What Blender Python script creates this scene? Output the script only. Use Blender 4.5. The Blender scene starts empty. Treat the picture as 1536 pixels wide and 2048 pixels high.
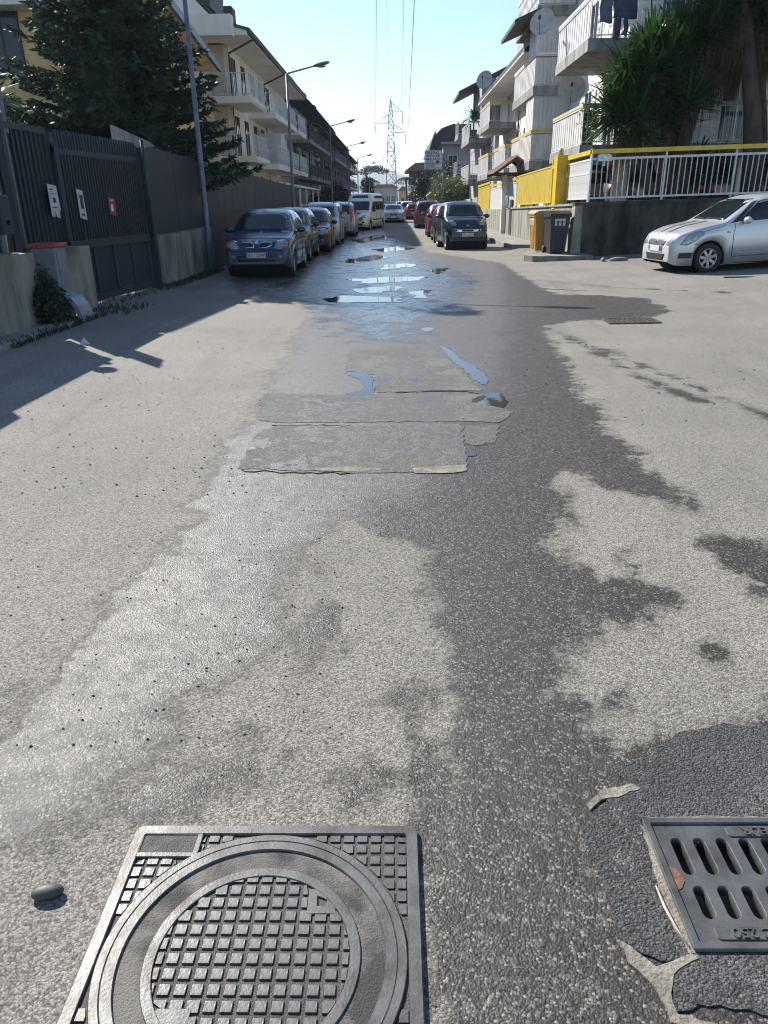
import bpy, bmesh, math, random
import numpy as np
from mathutils import Vector, Matrix, Euler
from mathutils.bvhtree import BVHTree
R = math.radians
random.seed(7)
scn = bpy.context.scene
COL = scn.collection

# ------------------------------------------------------------------ camera
F, CAMZ, PITCH, YAW, ROLL = 1479.0, 1.60, 22.78, 1.096, 0.8
M3 = (Matrix.Rotation(R(YAW), 3, 'Z') @ Matrix.Rotation(R(90 - PITCH), 3, 'X') @ Matrix.Rotation(R(-ROLL), 3, 'Z'))
cam_d = bpy.data.cameras.new('camera')
cam_d.lens = 26.0; cam_d.sensor_width = 36.0; cam_d.sensor_fit = 'AUTO'
cam_d.clip_start = 0.05; cam_d.clip_end = 9000
cam = bpy.data.objects.new('camera', cam_d); COL.objects.link(cam)
cam.matrix_world = Matrix.Translation((0, 0, CAMZ)) @ M3.to_4x4()
scn.camera = cam
scn.render.resolution_x, scn.render.resolution_y = 768, 1024

# ------------------------------------------------------------------ sky, sun, exposure
SUN_EL, SUN_AZ = 37.0, 40.0                     # azimuth: degrees to the left of +Y
w = bpy.data.worlds.new('World'); scn.world = w; w.use_nodes = True
wn = w.node_tree.nodes; wl = w.node_tree.links
sky = wn.new('ShaderNodeTexSky'); sky.sky_type = 'NISHITA'; sky.sun_disc = False
sky.sun_elevation = R(SUN_EL); sky.sun_rotation = R(-SUN_AZ)
sky.altitude = 40; sky.air_density = 0.9; sky.dust_density = 0.1; sky.ozone_density = 2.0
wl.new(sky.outputs[0], wn['Background'].inputs[0]); wn['Background'].inputs[1].default_value = 0.10
sun_d = bpy.data.lights.new('sun', 'SUN'); sun_d.energy = 5.0; sun_d.angle = R(0.5); sun_d.color = (1.0, 0.955, 0.88)
sun = bpy.data.objects.new('sun', sun_d); COL.objects.link(sun)
tosun = Vector((-math.sin(R(SUN_AZ)) * math.cos(R(SUN_EL)), math.cos(R(SUN_AZ)) * math.cos(R(SUN_EL)), math.sin(R(SUN_EL))))
sun.rotation_euler = tosun.to_track_quat('Z', 'Y').to_euler(); sun.location = (-20, 30, 30)
vs = scn.view_settings
vs.view_transform = 'Standard'; vs.look = 'None'; vs.gamma = 1.0; vs.use_curve_mapping = False
vs.exposure = 0.95
scn.cycles.use_denoising = True; scn.cycles.filter_width = 1.1
scn.cycles.max_bounces = 6; scn.cycles.transparent_max_bounces = 12
scn.cycles.sample_clamp_indirect = 6.0

# ------------------------------------------------------------------ pixels (of the 1536 x 2048 photograph) to places
def ray(px, py): return M3 @ Vector(((px - 768) / F, -(py - 1024) / F, -1.0))
def sstep(a, b, t):
    t = min(1, max(0, (t - a) / (b - a))); return t * t * (3 - 2 * t)
def gz(x, y):                                    # the side street climbs a little to the right
    return 0.035 * min(max(0.0, x - 3.5), 9.0) * sstep(7, 13, y)
def gp(px, py, z=0.0):
    d = ray(px, py); t = (z - CAMZ) / d.z; return Vector((d.x * t, d.y * t, z))
def at_y(px, py, Y):
    d = ray(px, py); t = Y / d.y; return Vector((d.x * t, Y, CAMZ + d.z * t))
def at_x(px, py, X):
    d = ray(px, py); t = X / d.x; return Vector((X, d.y * t, CAMZ + d.z * t))

# ------------------------------------------------------------------ helpers
ORG = {}
def link(o, parent=None):
    COL.objects.link(o)
    if parent is not None: o.parent = parent
    ORG[o.name] = Vector((0, 0, 0)) if parent is None else ORG[parent.name].copy()
    return o
def thing(name, label, cat, loc=(0, 0, 0), rz=0.0, group=None):
    o = bpy.data.objects.new(name, None); o.empty_display_size = 0.2
    link(o); o.location = loc; o.rotation_euler = (0, 0, rz); ORG[o.name] = Vector(loc)
    o['label'] = label; o['category'] = cat
    if group: o['group'] = group
    return o
def tag(o, label, cat, group=None):
    o['label'] = label; o['category'] = cat
    if group: o['group'] = group
    return o
def struct(o):
    o['kind'] = 'structure'; return o
def stuff(o):
    o['kind'] = 'stuff'; return o
def place(name, mesh, parent=None, loc=(0, 0, 0), rot=(0, 0, 0), scale=(1, 1, 1), mat=None):
    """an object sharing mesh data, at a world location"""
    o = bpy.data.objects.new(name, mesh); link(o, parent)
    o.location = Vector(loc) - (ORG[parent.name] if parent is not None else Vector((0, 0, 0)))
    o.rotation_euler = rot; o.scale = scale
    if parent is None: ORG[o.name] = Vector(loc)
    return o

class MB:
    def __init__(s): s.v = []; s.f = []; s.sm = []
    def add(s, vs_, fs_, smooth=False):
        n = len(s.v); s.v.extend([tuple(p) for p in vs_])
        s.f.extend([tuple(i + n for i in f) for f in fs_]); s.sm.extend([smooth] * len(fs_)); return s
    def box(s, a, b, rz=0, c=None):
        x0, y0, z0 = a; x1, y1, z1 = b
        P = [(x0, y0, z0), (x1, y0, z0), (x1, y1, z0), (x0, y1, z0), (x0, y0, z1), (x1, y0, z1), (x1, y1, z1), (x0, y1, z1)]
        if rz:
            c = c or ((x0 + x1) / 2, (y0 + y1) / 2); ca, sa = math.cos(rz), math.sin(rz)
            P = [(c[0] + (x - c[0]) * ca - (y - c[1]) * sa, c[1] + (x - c[0]) * sa + (y - c[1]) * ca, z) for x, y, z in P]
        return s.add(P, [(0, 3, 2, 1), (4, 5, 6, 7), (0, 1, 5, 4), (1, 2, 6, 5), (2, 3, 7, 6), (3, 0, 4, 7)])
    def cbox(s, a, b, bev=0.01):
        """box with chamfered vertical and top edges"""
        x0, y0, z0 = a; x1, y1, z1 = b; e = bev
        def rg(x0, y0, x1, y1, z): return [(x0 + e, y0, z), (x1 - e, y0, z), (x1, y0 + e, z), (x1, y1 - e, z), (x1 - e, y1, z), (x0 + e, y1, z), (x0, y1 - e, z), (x0, y0 + e, z)]
        P = rg(x0, y0, x1, y1, z0) + rg(x0, y0, x1, y1, z1 - e) + rg(x0 + e, y0 + e, x1 - e, y1 - e, z1)
        fs = [tuple(range(7, -1, -1)), tuple(range(16, 24))]
        for k in (0, 8):
            for i in range(8):
                j = (i + 1) % 8; fs.append((k + i, k + j, k + 8 + j, k + 8 + i))
        return s.add(P, fs)
    def bar(s, p, q, wd, ht=None, up=(0, 0, 1)):
        p, q = Vector(p), Vector(q); d = (q - p).normalized(); u = Vector(up)
        if abs(d.dot(u)) > .99: u = Vector((0, 1, 0))
        sx = d.cross(u).normalized(); uy = sx.cross(d).normalized(); ht = ht or wd
        P = []
        for o in (p, q):
            for a, b in ((-1, -1), (1, -1), (1, 1), (-1, 1)): P.append(o + sx * (a * wd / 2) + uy * (b * ht / 2))
        return s.add(P, [(0, 1, 2, 3), (7, 6, 5, 4), (0, 4, 5, 1), (1, 5, 6, 2), (2, 6, 7, 3), (3, 7, 4, 0)])
    def tube(s, pts, r, n=8, cap=True):
        pts = [Vector(p) for p in pts]; k = len(pts); rs = r if hasattr(r, '__len__') else [r] * k
        P = []; ref = None
        for i, p in enumerate(pts):
            d = (pts[min(i + 1, k - 1)] - pts[max(i - 1, 0)]).normalized()
            if ref is None: ref = Vector((0, 0, 1)) if abs(d.z) < .9 else Vector((1, 0, 0))
            a = d.cross(ref).normalized(); b = d.cross(a).normalized(); ref = b.cross(d) if False else ref
            for j in range(n):
                t = 2 * math.pi * j / n; P.append(p + (a * math.cos(t) + b * math.sin(t)) * rs[i])
        fs = [(i * n + j, i * n + (j + 1) % n, (i + 1) * n + (j + 1) % n, (i + 1) * n + j) for i in range(k - 1) for j in range(n)]
        s.add(P, fs, True)
        if cap:
            m = len(s.v) - len(P)
            s.f.append(tuple(m + j for j in range(n - 1, -1, -1))); s.f.append(tuple(m + (k - 1) * n + j for j in range(n))); s.sm += [False, False]
        return s
    def prism(s, poly, lo, hi, axis='z'):
        n = len(poly)
        def m(a, b, c): return {'z': (a, b, c), 'x': (c, a, b), 'y': (a, c, b)}[axis]
        P = [m(a, b, lo) for a, b in poly] + [m(a, b, hi) for a, b in poly]
        fs = [tuple(range(n - 1, -1, -1)), tuple(range(n, 2 * n))] + [(i, (i + 1) % n, n + (i + 1) % n, n + i) for i in range(n)]
        return s.add(P, fs)
    def lathe(s, prof, n=24, c=(0, 0, 0), axis='z', smooth=True, arc=None):
        P = []; k = len(prof)
        for r, z in prof:
            for j in range(n):
                t = 2 * math.pi * j / n; a, b = r * math.cos(t), r * math.sin(t)
                q = (a, b, z) if axis == 'z' else ((z, a, b) if axis == 'x' else (a, z, b))
                P.append((c[0] + q[0], c[1] + q[1], c[2] + q[2]))
        return s.add(P, [(i * n + j, i * n + (j + 1) % n, (i + 1) * n + (j + 1) % n, (i + 1) * n + j) for i in range(k - 1) for j in range(n)], smooth)
    def quad(s, a, b, c, d): return s.add([a, b, c, d], [(0, 1, 2, 3)])
    def ell(s, c, r, n=10, m=6):
        return s.lathe([(max(1e-4, math.sin(math.pi * i / m)), -math.cos(math.pi * i / m)) for i in range(m + 1)], n).scale_last(n * (m + 1), c, r)
    def scale_last(s, k, c, r):
        for i in range(len(s.v) - k, len(s.v)):
            p = s.v[i]; s.v[i] = (c[0] + p[0] * r[0], c[1] + p[1] * r[1], c[2] + p[2] * r[2])
        return s
    def mesh(s, name, mat, off=(0, 0, 0)):
        me = bpy.data.meshes.new(name); o = off
        me.from_pydata([(p[0] - o[0], p[1] - o[1], p[2] - o[2]) for p in s.v], [], s.f)
        me.polygons.foreach_set('use_smooth', s.sm); me.update()
        if mat is not None: me.materials.append(mat)
        return me
    def build(s, name, mat, parent=None, loc=None, local=False):
        """verts are world coordinates (or the thing's own ones if local)"""
        off = Vector((0, 0, 0))
        if parent is not None and not local: off = ORG[parent.name]
        if parent is None and loc is not None: off = Vector(loc)
        o = bpy.data.objects.new(name, s.mesh(name, mat, off)); link(o, parent)
        if parent is None and loc is not None: o.location = loc; ORG[o.name] = Vector(loc)
        return o

def from_curve(cu, name, mat):
    tmp = bpy.data.objects.new('tmp', cu); COL.objects.link(tmp)
    dg = bpy.context.evaluated_depsgraph_get()
    me = bpy.data.meshes.new_from_object(tmp.evaluated_get(dg)); me.name = name
    bpy.data.objects.remove(tmp); bpy.data.curves.remove(cu)
    me.materials.clear(); me.materials.append(mat); return me
def plate_mesh(name, mat, outlines, t, bev=0.0):
    """flat plate of thickness t (z -t/2..t/2), first outline outside, the others holes"""
    cu = bpy.data.curves.new(name, 'CURVE'); cu.dimensions = '2D'; cu.fill_mode = 'BOTH'; cu.extrude = t / 2 - bev
    cu.bevel_depth = bev; cu.bevel_resolution = 0
    for ol in outlines:
        sp = cu.splines.new('POLY'); sp.points.add(len(ol) - 1)
        for i, p in enumerate(ol): sp.points[i].co = (p[0], p[1], 0, 1)
        sp.use_cyclic_u = True
    return from_curve(cu, name, mat)
def text_mesh(txt, size, mat, ext=0.002, sx=1.0, bold=0.0):
    cu = bpy.data.curves.new('lettering', 'FONT'); cu.body = txt; cu.size = size; cu.extrude = ext
    cu.align_x = 'CENTER'; cu.align_y = 'CENTER'; cu.offset = bold; cu.resolution_u = 3
    me = from_curve(cu, 'lettering', mat)
    if sx != 1.0: me.transform(Matrix.Diagonal((sx, 1, 1, 1)))
    return me
def circ(cx, cy, r, n=32, ry=None): return [(cx + r * math.cos(2 * math.pi * i / n), cy + (ry or r) * math.sin(2 * math.pi * i / n)) for i in range(n)]
def jag(poly, step, amp, rnd, closed=True):
    out = []; n = len(poly)
    for i in range(n if closed else n - 1):
        a, b = poly[i], poly[(i + 1) % n]; L = math.hypot(b[0] - a[0], b[1] - a[1]); k = max(1, int(L / step))
        for j in range(k):
            t = j / k; out.append((a[0] + (b[0] - a[0]) * t + rnd.uniform(-amp, amp), a[1] + (b[1] - a[1]) * t + rnd.uniform(-amp, amp)))
    return out

# ------------------------------------------------------------------ materials
MATS = {}
def nodes_of(name):
    m = bpy.data.materials.new(name); m.use_nodes = True; nt = m.node_tree
    return m, nt.nodes, nt.links, nt.nodes['Principled BSDF']
def lin(c): return tuple(((x / 12.92) if x <= .04045 else ((x + .055) / 1.055) ** 2.4) for x in c)
def pm(name, col, rough=.6, metal=0.0, col2=None, scale=5.0, bump=0.0, bscale=60.0, streak=0.0, thr=(.4, .65), coat=0.0, spec=.5, dirt=None, fine=0.12):
    """procedural paint/stone/metal: two colours broken up by noise, optional vertical streaks, fine grain and relief"""
    if name in MATS: return MATS[name]
    m, N, L, b = nodes_of(name)
    tc = N.new('ShaderNodeTexCoord'); mp = N.new('ShaderNodeMapping')
    L.new(tc.outputs['Object'], mp.inputs[0])
    if streak: mp.inputs['Scale'].default_value = (1, 1, streak)
    nz = N.new('ShaderNodeTexNoise'); nz.inputs['Scale'].default_value = scale; nz.inputs['Detail'].default_value = 7; nz.inputs['Roughness'].default_value = .62
    L.new(mp.outputs[0], nz.inputs['Vector'])
    rp = N.new('ShaderNodeMapRange'); rp.inputs[1].default_value, rp.inputs[2].default_value = thr; L.new(nz.outputs[0], rp.inputs[0])
    mx = N.new('ShaderNodeMix'); mx.data_type = 'RGBA'; mx.inputs[6].default_value = (*col, 1)
    c2 = col2 or tuple(c * .72 for c in col); mx.inputs[7].default_value = (*c2, 1); L.new(rp.outputs[0], mx.inputs[0])
    n2 = N.new('ShaderNodeTexNoise'); n2.inputs['Scale'].default_value = bscale; n2.inputs['Detail'].default_value = 4; L.new(tc.outputs['Object'], n2.inputs['Vector'])
    ml = N.new('ShaderNodeMix'); ml.data_type = 'RGBA'; ml.blend_type = 'OVERLAY'; ml.inputs[0].default_value = fine * 2
    L.new(mx.outputs[2], ml.inputs[6]); L.new(n2.outputs[0], ml.inputs[7]); L.new(ml.outputs[2], b.inputs['Base Color'])
    rr = N.new('ShaderNodeMapRange'); rr.inputs[3].default_value = max(0.02, rough - .1); rr.inputs[4].default_value = min(1, rough + .12); L.new(nz.outputs[0], rr.inputs[0]); L.new(rr.outputs[0], b.inputs['Roughness'])
    b.inputs['Metallic'].default_value = metal; b.inputs['Specular IOR Level'].default_value = spec; b.inputs['Coat Weight'].default_value = coat; b.inputs['Coat Roughness'].default_value = .06
    if bump:
        bp = N.new('ShaderNodeBump'); bp.inputs['Strength'].default_value = bump; bp.inputs['Distance'].default_value = .01
        L.new(n2.outputs[0], bp.inputs['Height']); L.new(bp.outputs[0], b.inputs['Normal'])
    MATS[name] = m; return m
def leafm(name, col, col2, trans=.35, rough=.45, scale=3.0):
    if name in MATS: return MATS[name]
    m, N, L, b = nodes_of(name)
    tc = N.new('ShaderNodeTexCoord'); nz = N.new('ShaderNodeTexNoise'); nz.inputs['Scale'].default_value = scale; nz.inputs['Detail'].default_value = 5
    L.new(tc.outputs['Object'], nz.inputs['Vector'])
    mx = N.new('ShaderNodeMix'); mx.data_type = 'RGBA'; mx.inputs[6].default_value = (*col, 1); mx.inputs[7].default_value = (*col2, 1)
    rp = N.new('ShaderNodeMapRange'); rp.inputs[1].default_value, rp.inputs[2].default_value = .35, .65; L.new(nz.outputs[0], rp.inputs[0]); L.new(rp.outputs[0], mx.inputs[0])
    L.new(mx.outputs[2], b.inputs['Base Color']); b.inputs['Roughness'].default_value = rough
    tr = N.new('ShaderNodeBsdfTranslucent'); L.new(mx.outputs[2], tr.inputs[0])
    ms = N.new('ShaderNodeMixShader'); ms.inputs[0].default_value = trans; L.new(b.outputs[0], ms.inputs[1]); L.new(tr.outputs[0], ms.inputs[2])
    L.new(ms.outputs[0], N['Material Output'].inputs[0]); MATS[name] = m; return m
def carpaint(name, col, metal=.35, rough=.28):
    if name in MATS: return MATS[name]
    m, N, L, b = nodes_of(name)
    tc = N.new('ShaderNodeTexCoord'); nz = N.new('ShaderNodeTexNoise'); nz.inputs['Scale'].default_value = 4; nz.inputs['Detail'].default_value = 8
    L.new(tc.outputs['Object'], nz.inputs['Vector'])
    sp = N.new('ShaderNodeSeparateXYZ'); L.new(tc.outputs['Object'], sp.inputs[0])
    lo = N.new('ShaderNodeMapRange'); lo.inputs[1].default_value = .55; lo.inputs[2].default_value = .12; L.new(sp.outputs[2], lo.inputs[0])   # road dirt low on the sills
    mu = N.new('ShaderNodeMath'); mu.operation = 'MULTIPLY'; L.new(lo.outputs[0], mu.inputs[0]); L.new(nz.outputs[0], mu.inputs[1])
    mx = N.new('ShaderNodeMix'); mx.data_type = 'RGBA'; mx.inputs[6].default_value = (*col, 1); mx.inputs[7].default_value = (.16, .14, .12, 1); L.new(mu.outputs[0], mx.inputs[0])
    L.new(mx.outputs[2], b.inputs['Base Color'])
    ra = N.new('ShaderNodeMath'); ra.operation = 'MULTIPLY_ADD'; ra.inputs[1].default_value = .5; ra.inputs[2].default_value = rough; L.new(mu.outputs[0], ra.inputs[0]); L.new(ra.outputs[0], b.inputs['Roughness'])
    b.inputs['Metallic'].default_value = metal; b.inputs['Coat Weight'].default_value = .55; b.inputs['Coat Roughness'].default_value = .05
    MATS[name] = m; return m
def glassm(name, col, rough=.03):
    if name in MATS: return MATS[name]
    m, N, L, b = nodes_of(name)
    tc = N.new('ShaderNodeTexCoord'); nz = N.new('ShaderNodeTexNoise'); nz.inputs['Scale'].default_value = 2.5; L.new(tc.outputs['Object'], nz.inputs['Vector'])
    rr = N.new('ShaderNodeMapRange'); rr.inputs[3].default_value = rough; rr.inputs[4].default_value = rough + .08; L.new(nz.outputs[0], rr.inputs[0]); L.new(rr.outputs[0], b.inputs['Roughness'])
    b.inputs['Base Color'].default_value = (*col, 1); b.inputs['Specular IOR Level'].default_value = .5
    MATS[name] = m; return m

M_white = pm('white_paint', (.72, .71, .68), .5, scale=4, col2=(.55, .54, .5))
M_rail = pm('railing_white', (.62, .63, .63), .45, scale=9, col2=(.45, .44, .42))
M_yellow = pm('yellow_paint', (.66, .46, .015), .42, scale=3, col2=(.50, .34, .012))
M_slate = pm('slate_paint', (.024, .033, .045), .55, scale=2.5, col2=(.032, .040, .051), spec=.3)
M_slate2 = pm('slate_panel', (.017, .026, .036), .6, scale=1.5, col2=(.023, .031, .040), spec=.3)
M_galv = pm('galvanised', (.16, .18, .21), .5, .3, scale=5, col2=(.10, .12, .15))
M_conc = pm('old_concrete', (.27, .26, .215), .9, scale=2.2, col2=(.085, .085, .06), streak=.3, bump=.5, bscale=35, thr=(.42, .68))
M_moss = pm('mossy_concrete', (.085, .075, .062), .92, scale=1.7, col2=(.012, .016, .009), streak=.45, bump=.6, bscale=30, thr=(.38, .6))
M_pave = pm('pavement_concrete', (.25, .245, .22), .9, scale=2.5, col2=(.15, .15, .125), bump=.35, bscale=50)
M_plast = pm('white_plaster', (.76, .75, .72), .85, scale=.8, col2=(.62, .61, .58), streak=.35, bump=.15)
M_plastc = pm('cream_plaster', (.76, .72, .63), .85, scale=.8, col2=(.66, .61, .52), streak=.35, bump=.15)
M_plasty = pm('yellow_plaster', (.72, .52, .24), .85, scale=.9, col2=(.52, .36, .17), streak=.4, bump=.15)
M_plastg = pm('grey_plaster', (.36, .36, .38), .85, scale=.9, col2=(.27, .27, .28), streak=.4, bump=.15)
M_slab = pm('stained_slab', (.30, .295, .28), .9, scale=3, col2=(.10, .10, .095), streak=.25, bump=.2)
M_roofg = pm('green_sheet_roof', (.022, .035, .030), .6, scale=3, col2=(.035, .045, .04))
M_roofd = pm('dark_roof', (.03, .026, .025), .75, scale=3, col2=(.05, .042, .038))
M_tile = pm('terracotta_tile', (.24, .12, .08), .85, scale=6, col2=(.12, .075, .055), bump=.3)
M_brown = pm('brown_metal', (.045, .03, .025), .5, scale=4)
M_wood = pm('dark_wood', (.07, .045, .03), .75, scale=5, streak=.3)
M_black = pm('black_plastic', (.012, .012, .013), .5, scale=6, col2=(.02, .02, .02))
M_under = pm('underbody', (.006, .006, .006), .9, scale=6)
M_rubber = pm('tyre_rubber', (.014, .014, .014), .8, scale=9, col2=(.03, .028, .026))
M_rim = pm('alloy', (.42, .42, .43), .35, .7, scale=12, col2=(.25, .24, .23))
M_chrome = pm('chrome', (.65, .66, .68), .14, .95, scale=6, col2=(.5, .5, .5))
M_glass = glassm('car_glass', (.012, .017, .02))
M_wglass = glassm('window_glass', (.02, .025, .03))
M_lamp = pm('headlamp_lens', (.34, .36, .38), .12, .25, scale=18, col2=(.12, .13, .14), coat=1.0)
M_amber = pm('amber_lens', (.6, .16, .02), .2, scale=9, coat=1.0)
M_red = pm('red_lens', (.32, .012, .012), .2, scale=9, coat=1.0)
M_plate = pm('number_plate', (.66, .67, .68), .4, scale=9)
M_blue = pm('plate_blue', (.015, .04, .30), .4, scale=9)
M_ink = pm('black_ink', (.012, .012, .016), .5, scale=9)
M_shutter = pm('dark_shutter', (.035, .032, .03), .6, scale=5)
M_iron = pm('wet_iron', (.125, .124, .122), .42, .35, scale=9, col2=(.06, .057, .052), bump=.08, bscale=160, spec=.6)
M_iron2 = pm('worn_iron', (.125, .123, .12), .42, .35, scale=11, col2=(.055, .051, .046), bump=.10, bscale=150)
M_sand = pm('wet_sand', (.145, .134, .115), .8, scale=5, col2=(.04, .038, .035), bump=.5, bscale=220, thr=(.45, .6))
M_grit = pm('wet_grit', (.055, .05, .044), .6, scale=20, col2=(.028, .026, .024), bump=.5, bscale=240)
M_bark = pm('bark', (.085, .062, .045), .95, scale=6, col2=(.04, .03, .022), streak=.3, bump=.8, bscale=25)
M_fir = leafm('fir_needles', (.018, .042, .026), (.034, .058, .028), .15, .6, 2.0)
M_yuc = leafm('yucca_leaf', (.046, .118, .02), (.013, .036, .012), .32, .28, 2.6)
M_dead = leafm('dead_leaf', (.13, .085, .045), (.07, .045, .028), .2, .8, 3.0)
M_leaf = leafm('shrub_leaf', (.045, .075, .02), (.075, .11, .03), .35, .5, 1.5)
M_leafd = leafm('hedge_leaf', (.012, .024, .013), (.025, .04, .018), .15, .55, 1.2)
M_grass = leafm('weed_leaf', (.03, .05, .018), (.05, .06, .02), .3, .6, 3)
# ================================================================== GROUND
def road_material(name, dry, dry2, wetc, base_wet=None, rough_dry=.9, bump=.42):
    m, N, L, b = nodes_of(name)
    def nd(t, **k):
        n = N.new(t)
        for a, v in k.items(): setattr(n, a, v)
        return n
    def noise(s, d=5, r=.6):
        n = nd('ShaderNodeTexNoise'); n.inputs['Scale'].default_value = s; n.inputs['Detail'].default_value = d; n.inputs['Roughness'].default_value = r
        L.new(tc.outputs['Object'], n.inputs['Vector']); return n
    def math_(op, a, c=None, k=None):
        n = nd('ShaderNodeMath', operation=op)
        for i, q in enumerate((a, c, k)):
            if q is None: continue
            if isinstance(q, (int, float)): n.inputs[i].default_value = q
            else: L.new(q, n.inputs[i])
        return n.outputs[0]
    def mrange(v, a, c, d=0.0, e=1.0):
        n = nd('ShaderNodeMapRange', interpolation_type='SMOOTHSTEP'); L.new(v, n.inputs[0])
        for i, q in enumerate((a, c, d, e)): n.inputs[i + 1].default_value = q
        return n.outputs[0]
    def mix(f, a, c, bt='MIX'):
        n = nd('ShaderNodeMix', data_type='RGBA', blend_type=bt)
        if isinstance(f, (int, float)): n.inputs[0].default_value = f
        else: L.new(f, n.inputs[0])
        for i, q in ((6, a), (7, c)):
            if isinstance(q, tuple): n.inputs[i].default_value = (*q, 1)
            else: L.new(q, n.inputs[i])
        return n.outputs[2]
    tc = nd('ShaderNodeTexCoord')
    at = nd('ShaderNodeAttribute', attribute_name='wet'); fi = nd('ShaderNodeAttribute', attribute_name='film')
    n1 = noise(2.2, 6, .68); n2 = noise(9, 4, .65); n3 = noise(.55, 3, .6)
    s = math_('ADD', at.outputs['Fac'], math_('MULTIPLY', math_('SUBTRACT', n1.outputs[0], .5), .75))
    s = math_('ADD', s, math_('MULTIPLY', math_('SUBTRACT', n2.outputs[0], .5), .30))
    mid = noise(28, 3, .7)
    s = math_('ADD', s, math_('MULTIPLY', math_('SUBTRACT', mid.outputs[0], .5), .14))
    damp = mrange(s, -.08, .05); wet = mrange(s, .0, .06)
    film = mrange(math_('ADD', fi.outputs['Fac'], math_('MULTIPLY', math_('SUBTRACT', n1.outputs[0], .55), 4.0)), -.1, .8)
    # aggregate
    vo = nd('ShaderNodeTexVoronoi', feature='F1'); vo.inputs['Scale'].default_value = 150; L.new(tc.outputs['Object'], vo.inputs['Vector'])
    vb = nd('ShaderNodeTexVoronoi', feature='F1'); vb.inputs['Scale'].default_value = 62; L.new(tc.outputs['Object'], vb.inputs['Vector'])
    sep = nd('ShaderNodeSeparateColor'); L.new(vo.outputs['Color'], sep.inputs[0])
    sepb = nd('ShaderNodeSeparateColor'); L.new(vb.outputs['Color'], sepb.inputs[0])
    fine = noise(300, 2, .75)
    d0 = mix(mrange(n3.outputs[0], .38, .66), dry, dry2)
    d0 = mix(mrange(n2.outputs[0], .5, .8), d0, tuple(c * .8 for c in dry))
    mpt = nd('ShaderNodeMapping'); mpt.inputs['Scale'].default_value = (2.6, .22, 1); L.new(tc.outputs['Object'], mpt.inputs[0])
    ty = nd('ShaderNodeTexNoise'); ty.inputs['Scale'].default_value = 1.0; ty.inputs['Detail'].default_value = 4; L.new(mpt.outputs[0], ty.inputs['Vector'])
    d0 = mix(mrange(ty.outputs[0], .52, .72, 0, .38), d0, tuple(c * .55 for c in dry))          # tyre-darkened lanes
    d0 = mix(mrange(n1.outputs[0], .58, .72, 0, .35), d0, (.33, .29, .225))                      # dusty tan patches
    stones_d = mrange(sep.outputs[0], .0, 1.0, .62, 1.30)
    dryc = mix(1.0, d0, stones_d, 'MULTIPLY')
    gap = mrange(vo.outputs['Distance'], .45, .85, 1.0, .55); dryc = mix(1.0, dryc, gap, 'MULTIPLY')
    pit = mrange(fine.outputs[0], .38, .48, .22, 1.0); dryc = mix(.9, dryc, pit, 'MULTIPLY')
    spk = mrange(mid.outputs[0], .66, .74); dryc = mix(math_('MULTIPLY', spk, .5), dryc, (.06, .055, .05))
    w0 = mix(mrange(n2.outputs[0], .35, .7), wetc, tuple(c * .62 for c in wetc))
    bright = mrange(sep.outputs[1], .80, .97); wst = mix(math_('MULTIPLY', bright, .75), w0, (.27, .25, .215))
    bright2 = mrange(sepb.outputs[1], .90, .98); wst = mix(math_('MULTIPLY', bright2, .4), wst, (.2, .18, .15))
    wst = mix(.9, wst, mrange(vo.outputs['Distance'], .42, .85, 1.0, .45), 'MULTIPLY')
    mid_c = mix(.5, dryc, wst)
    c = mix(damp, dryc, mid_c); c = mix(wet, c, wst)
    L.new(c, b.inputs['Base Color'])
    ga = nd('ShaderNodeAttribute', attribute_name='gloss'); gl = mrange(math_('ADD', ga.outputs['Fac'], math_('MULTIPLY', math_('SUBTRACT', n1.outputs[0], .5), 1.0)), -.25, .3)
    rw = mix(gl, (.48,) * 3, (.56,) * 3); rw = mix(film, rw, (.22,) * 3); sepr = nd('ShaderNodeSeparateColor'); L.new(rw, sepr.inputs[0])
    rn = mrange(n2.outputs[0], .3, .75, -.08, .10); rwv = math_('ADD', sepr.outputs[0], rn)
    ro = nd('ShaderNodeMix', data_type='FLOAT'); L.new(wet, ro.inputs[0]); ro.inputs[2].default_value = rough_dry; L.new(rwv, ro.inputs[3]); L.new(ro.outputs[0], b.inputs['Roughness'])
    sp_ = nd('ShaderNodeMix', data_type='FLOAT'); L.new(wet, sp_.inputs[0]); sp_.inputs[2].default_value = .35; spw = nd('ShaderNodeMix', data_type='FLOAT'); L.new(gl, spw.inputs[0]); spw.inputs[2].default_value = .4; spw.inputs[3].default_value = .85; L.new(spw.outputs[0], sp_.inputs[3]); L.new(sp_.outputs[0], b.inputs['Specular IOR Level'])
    h = math_('MULTIPLY', vo.outputs['Distance'], -1.0); h = math_('ADD', h, math_('MULTIPLY', vb.outputs['Distance'], -.45)); h = math_('ADD', h, math_('MULTIPLY', fine.outputs[0], .9))
    h = math_('ADD', h, math_('MULTIPLY', mid.outputs[0], .8))
    bp = nd('ShaderNodeBump'); bp.inputs['Distance'].default_value = .006
    bs = nd('ShaderNodeMix', data_type='FLOAT'); L.new(film, bs.inputs[0]); bw_ = nd('ShaderNodeMix', data_type='FLOAT'); L.new(wet, bw_.inputs[0]); bw_.inputs[2].default_value = bump; bw_.inputs[3].default_value = bump * 1.0; L.new(bw_.outputs[0], bs.inputs[2]); bs.inputs[3].default_value = bump * .3; L.new(bs.outputs[0], bp.inputs['Strength'])
    L.new(h, bp.inputs['Height']); L.new(bp.outputs[0], b.inputs['Normal'])
    return m
M_road = road_material('asphalt', (.290, .268, .232), (.238, .222, .196), (.046, .039, .033))
M_patch = road_material('asphalt_patching', (.20, .195, .18), (.165, .162, .15), (.06, .054, .048), bump=.5)
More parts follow.
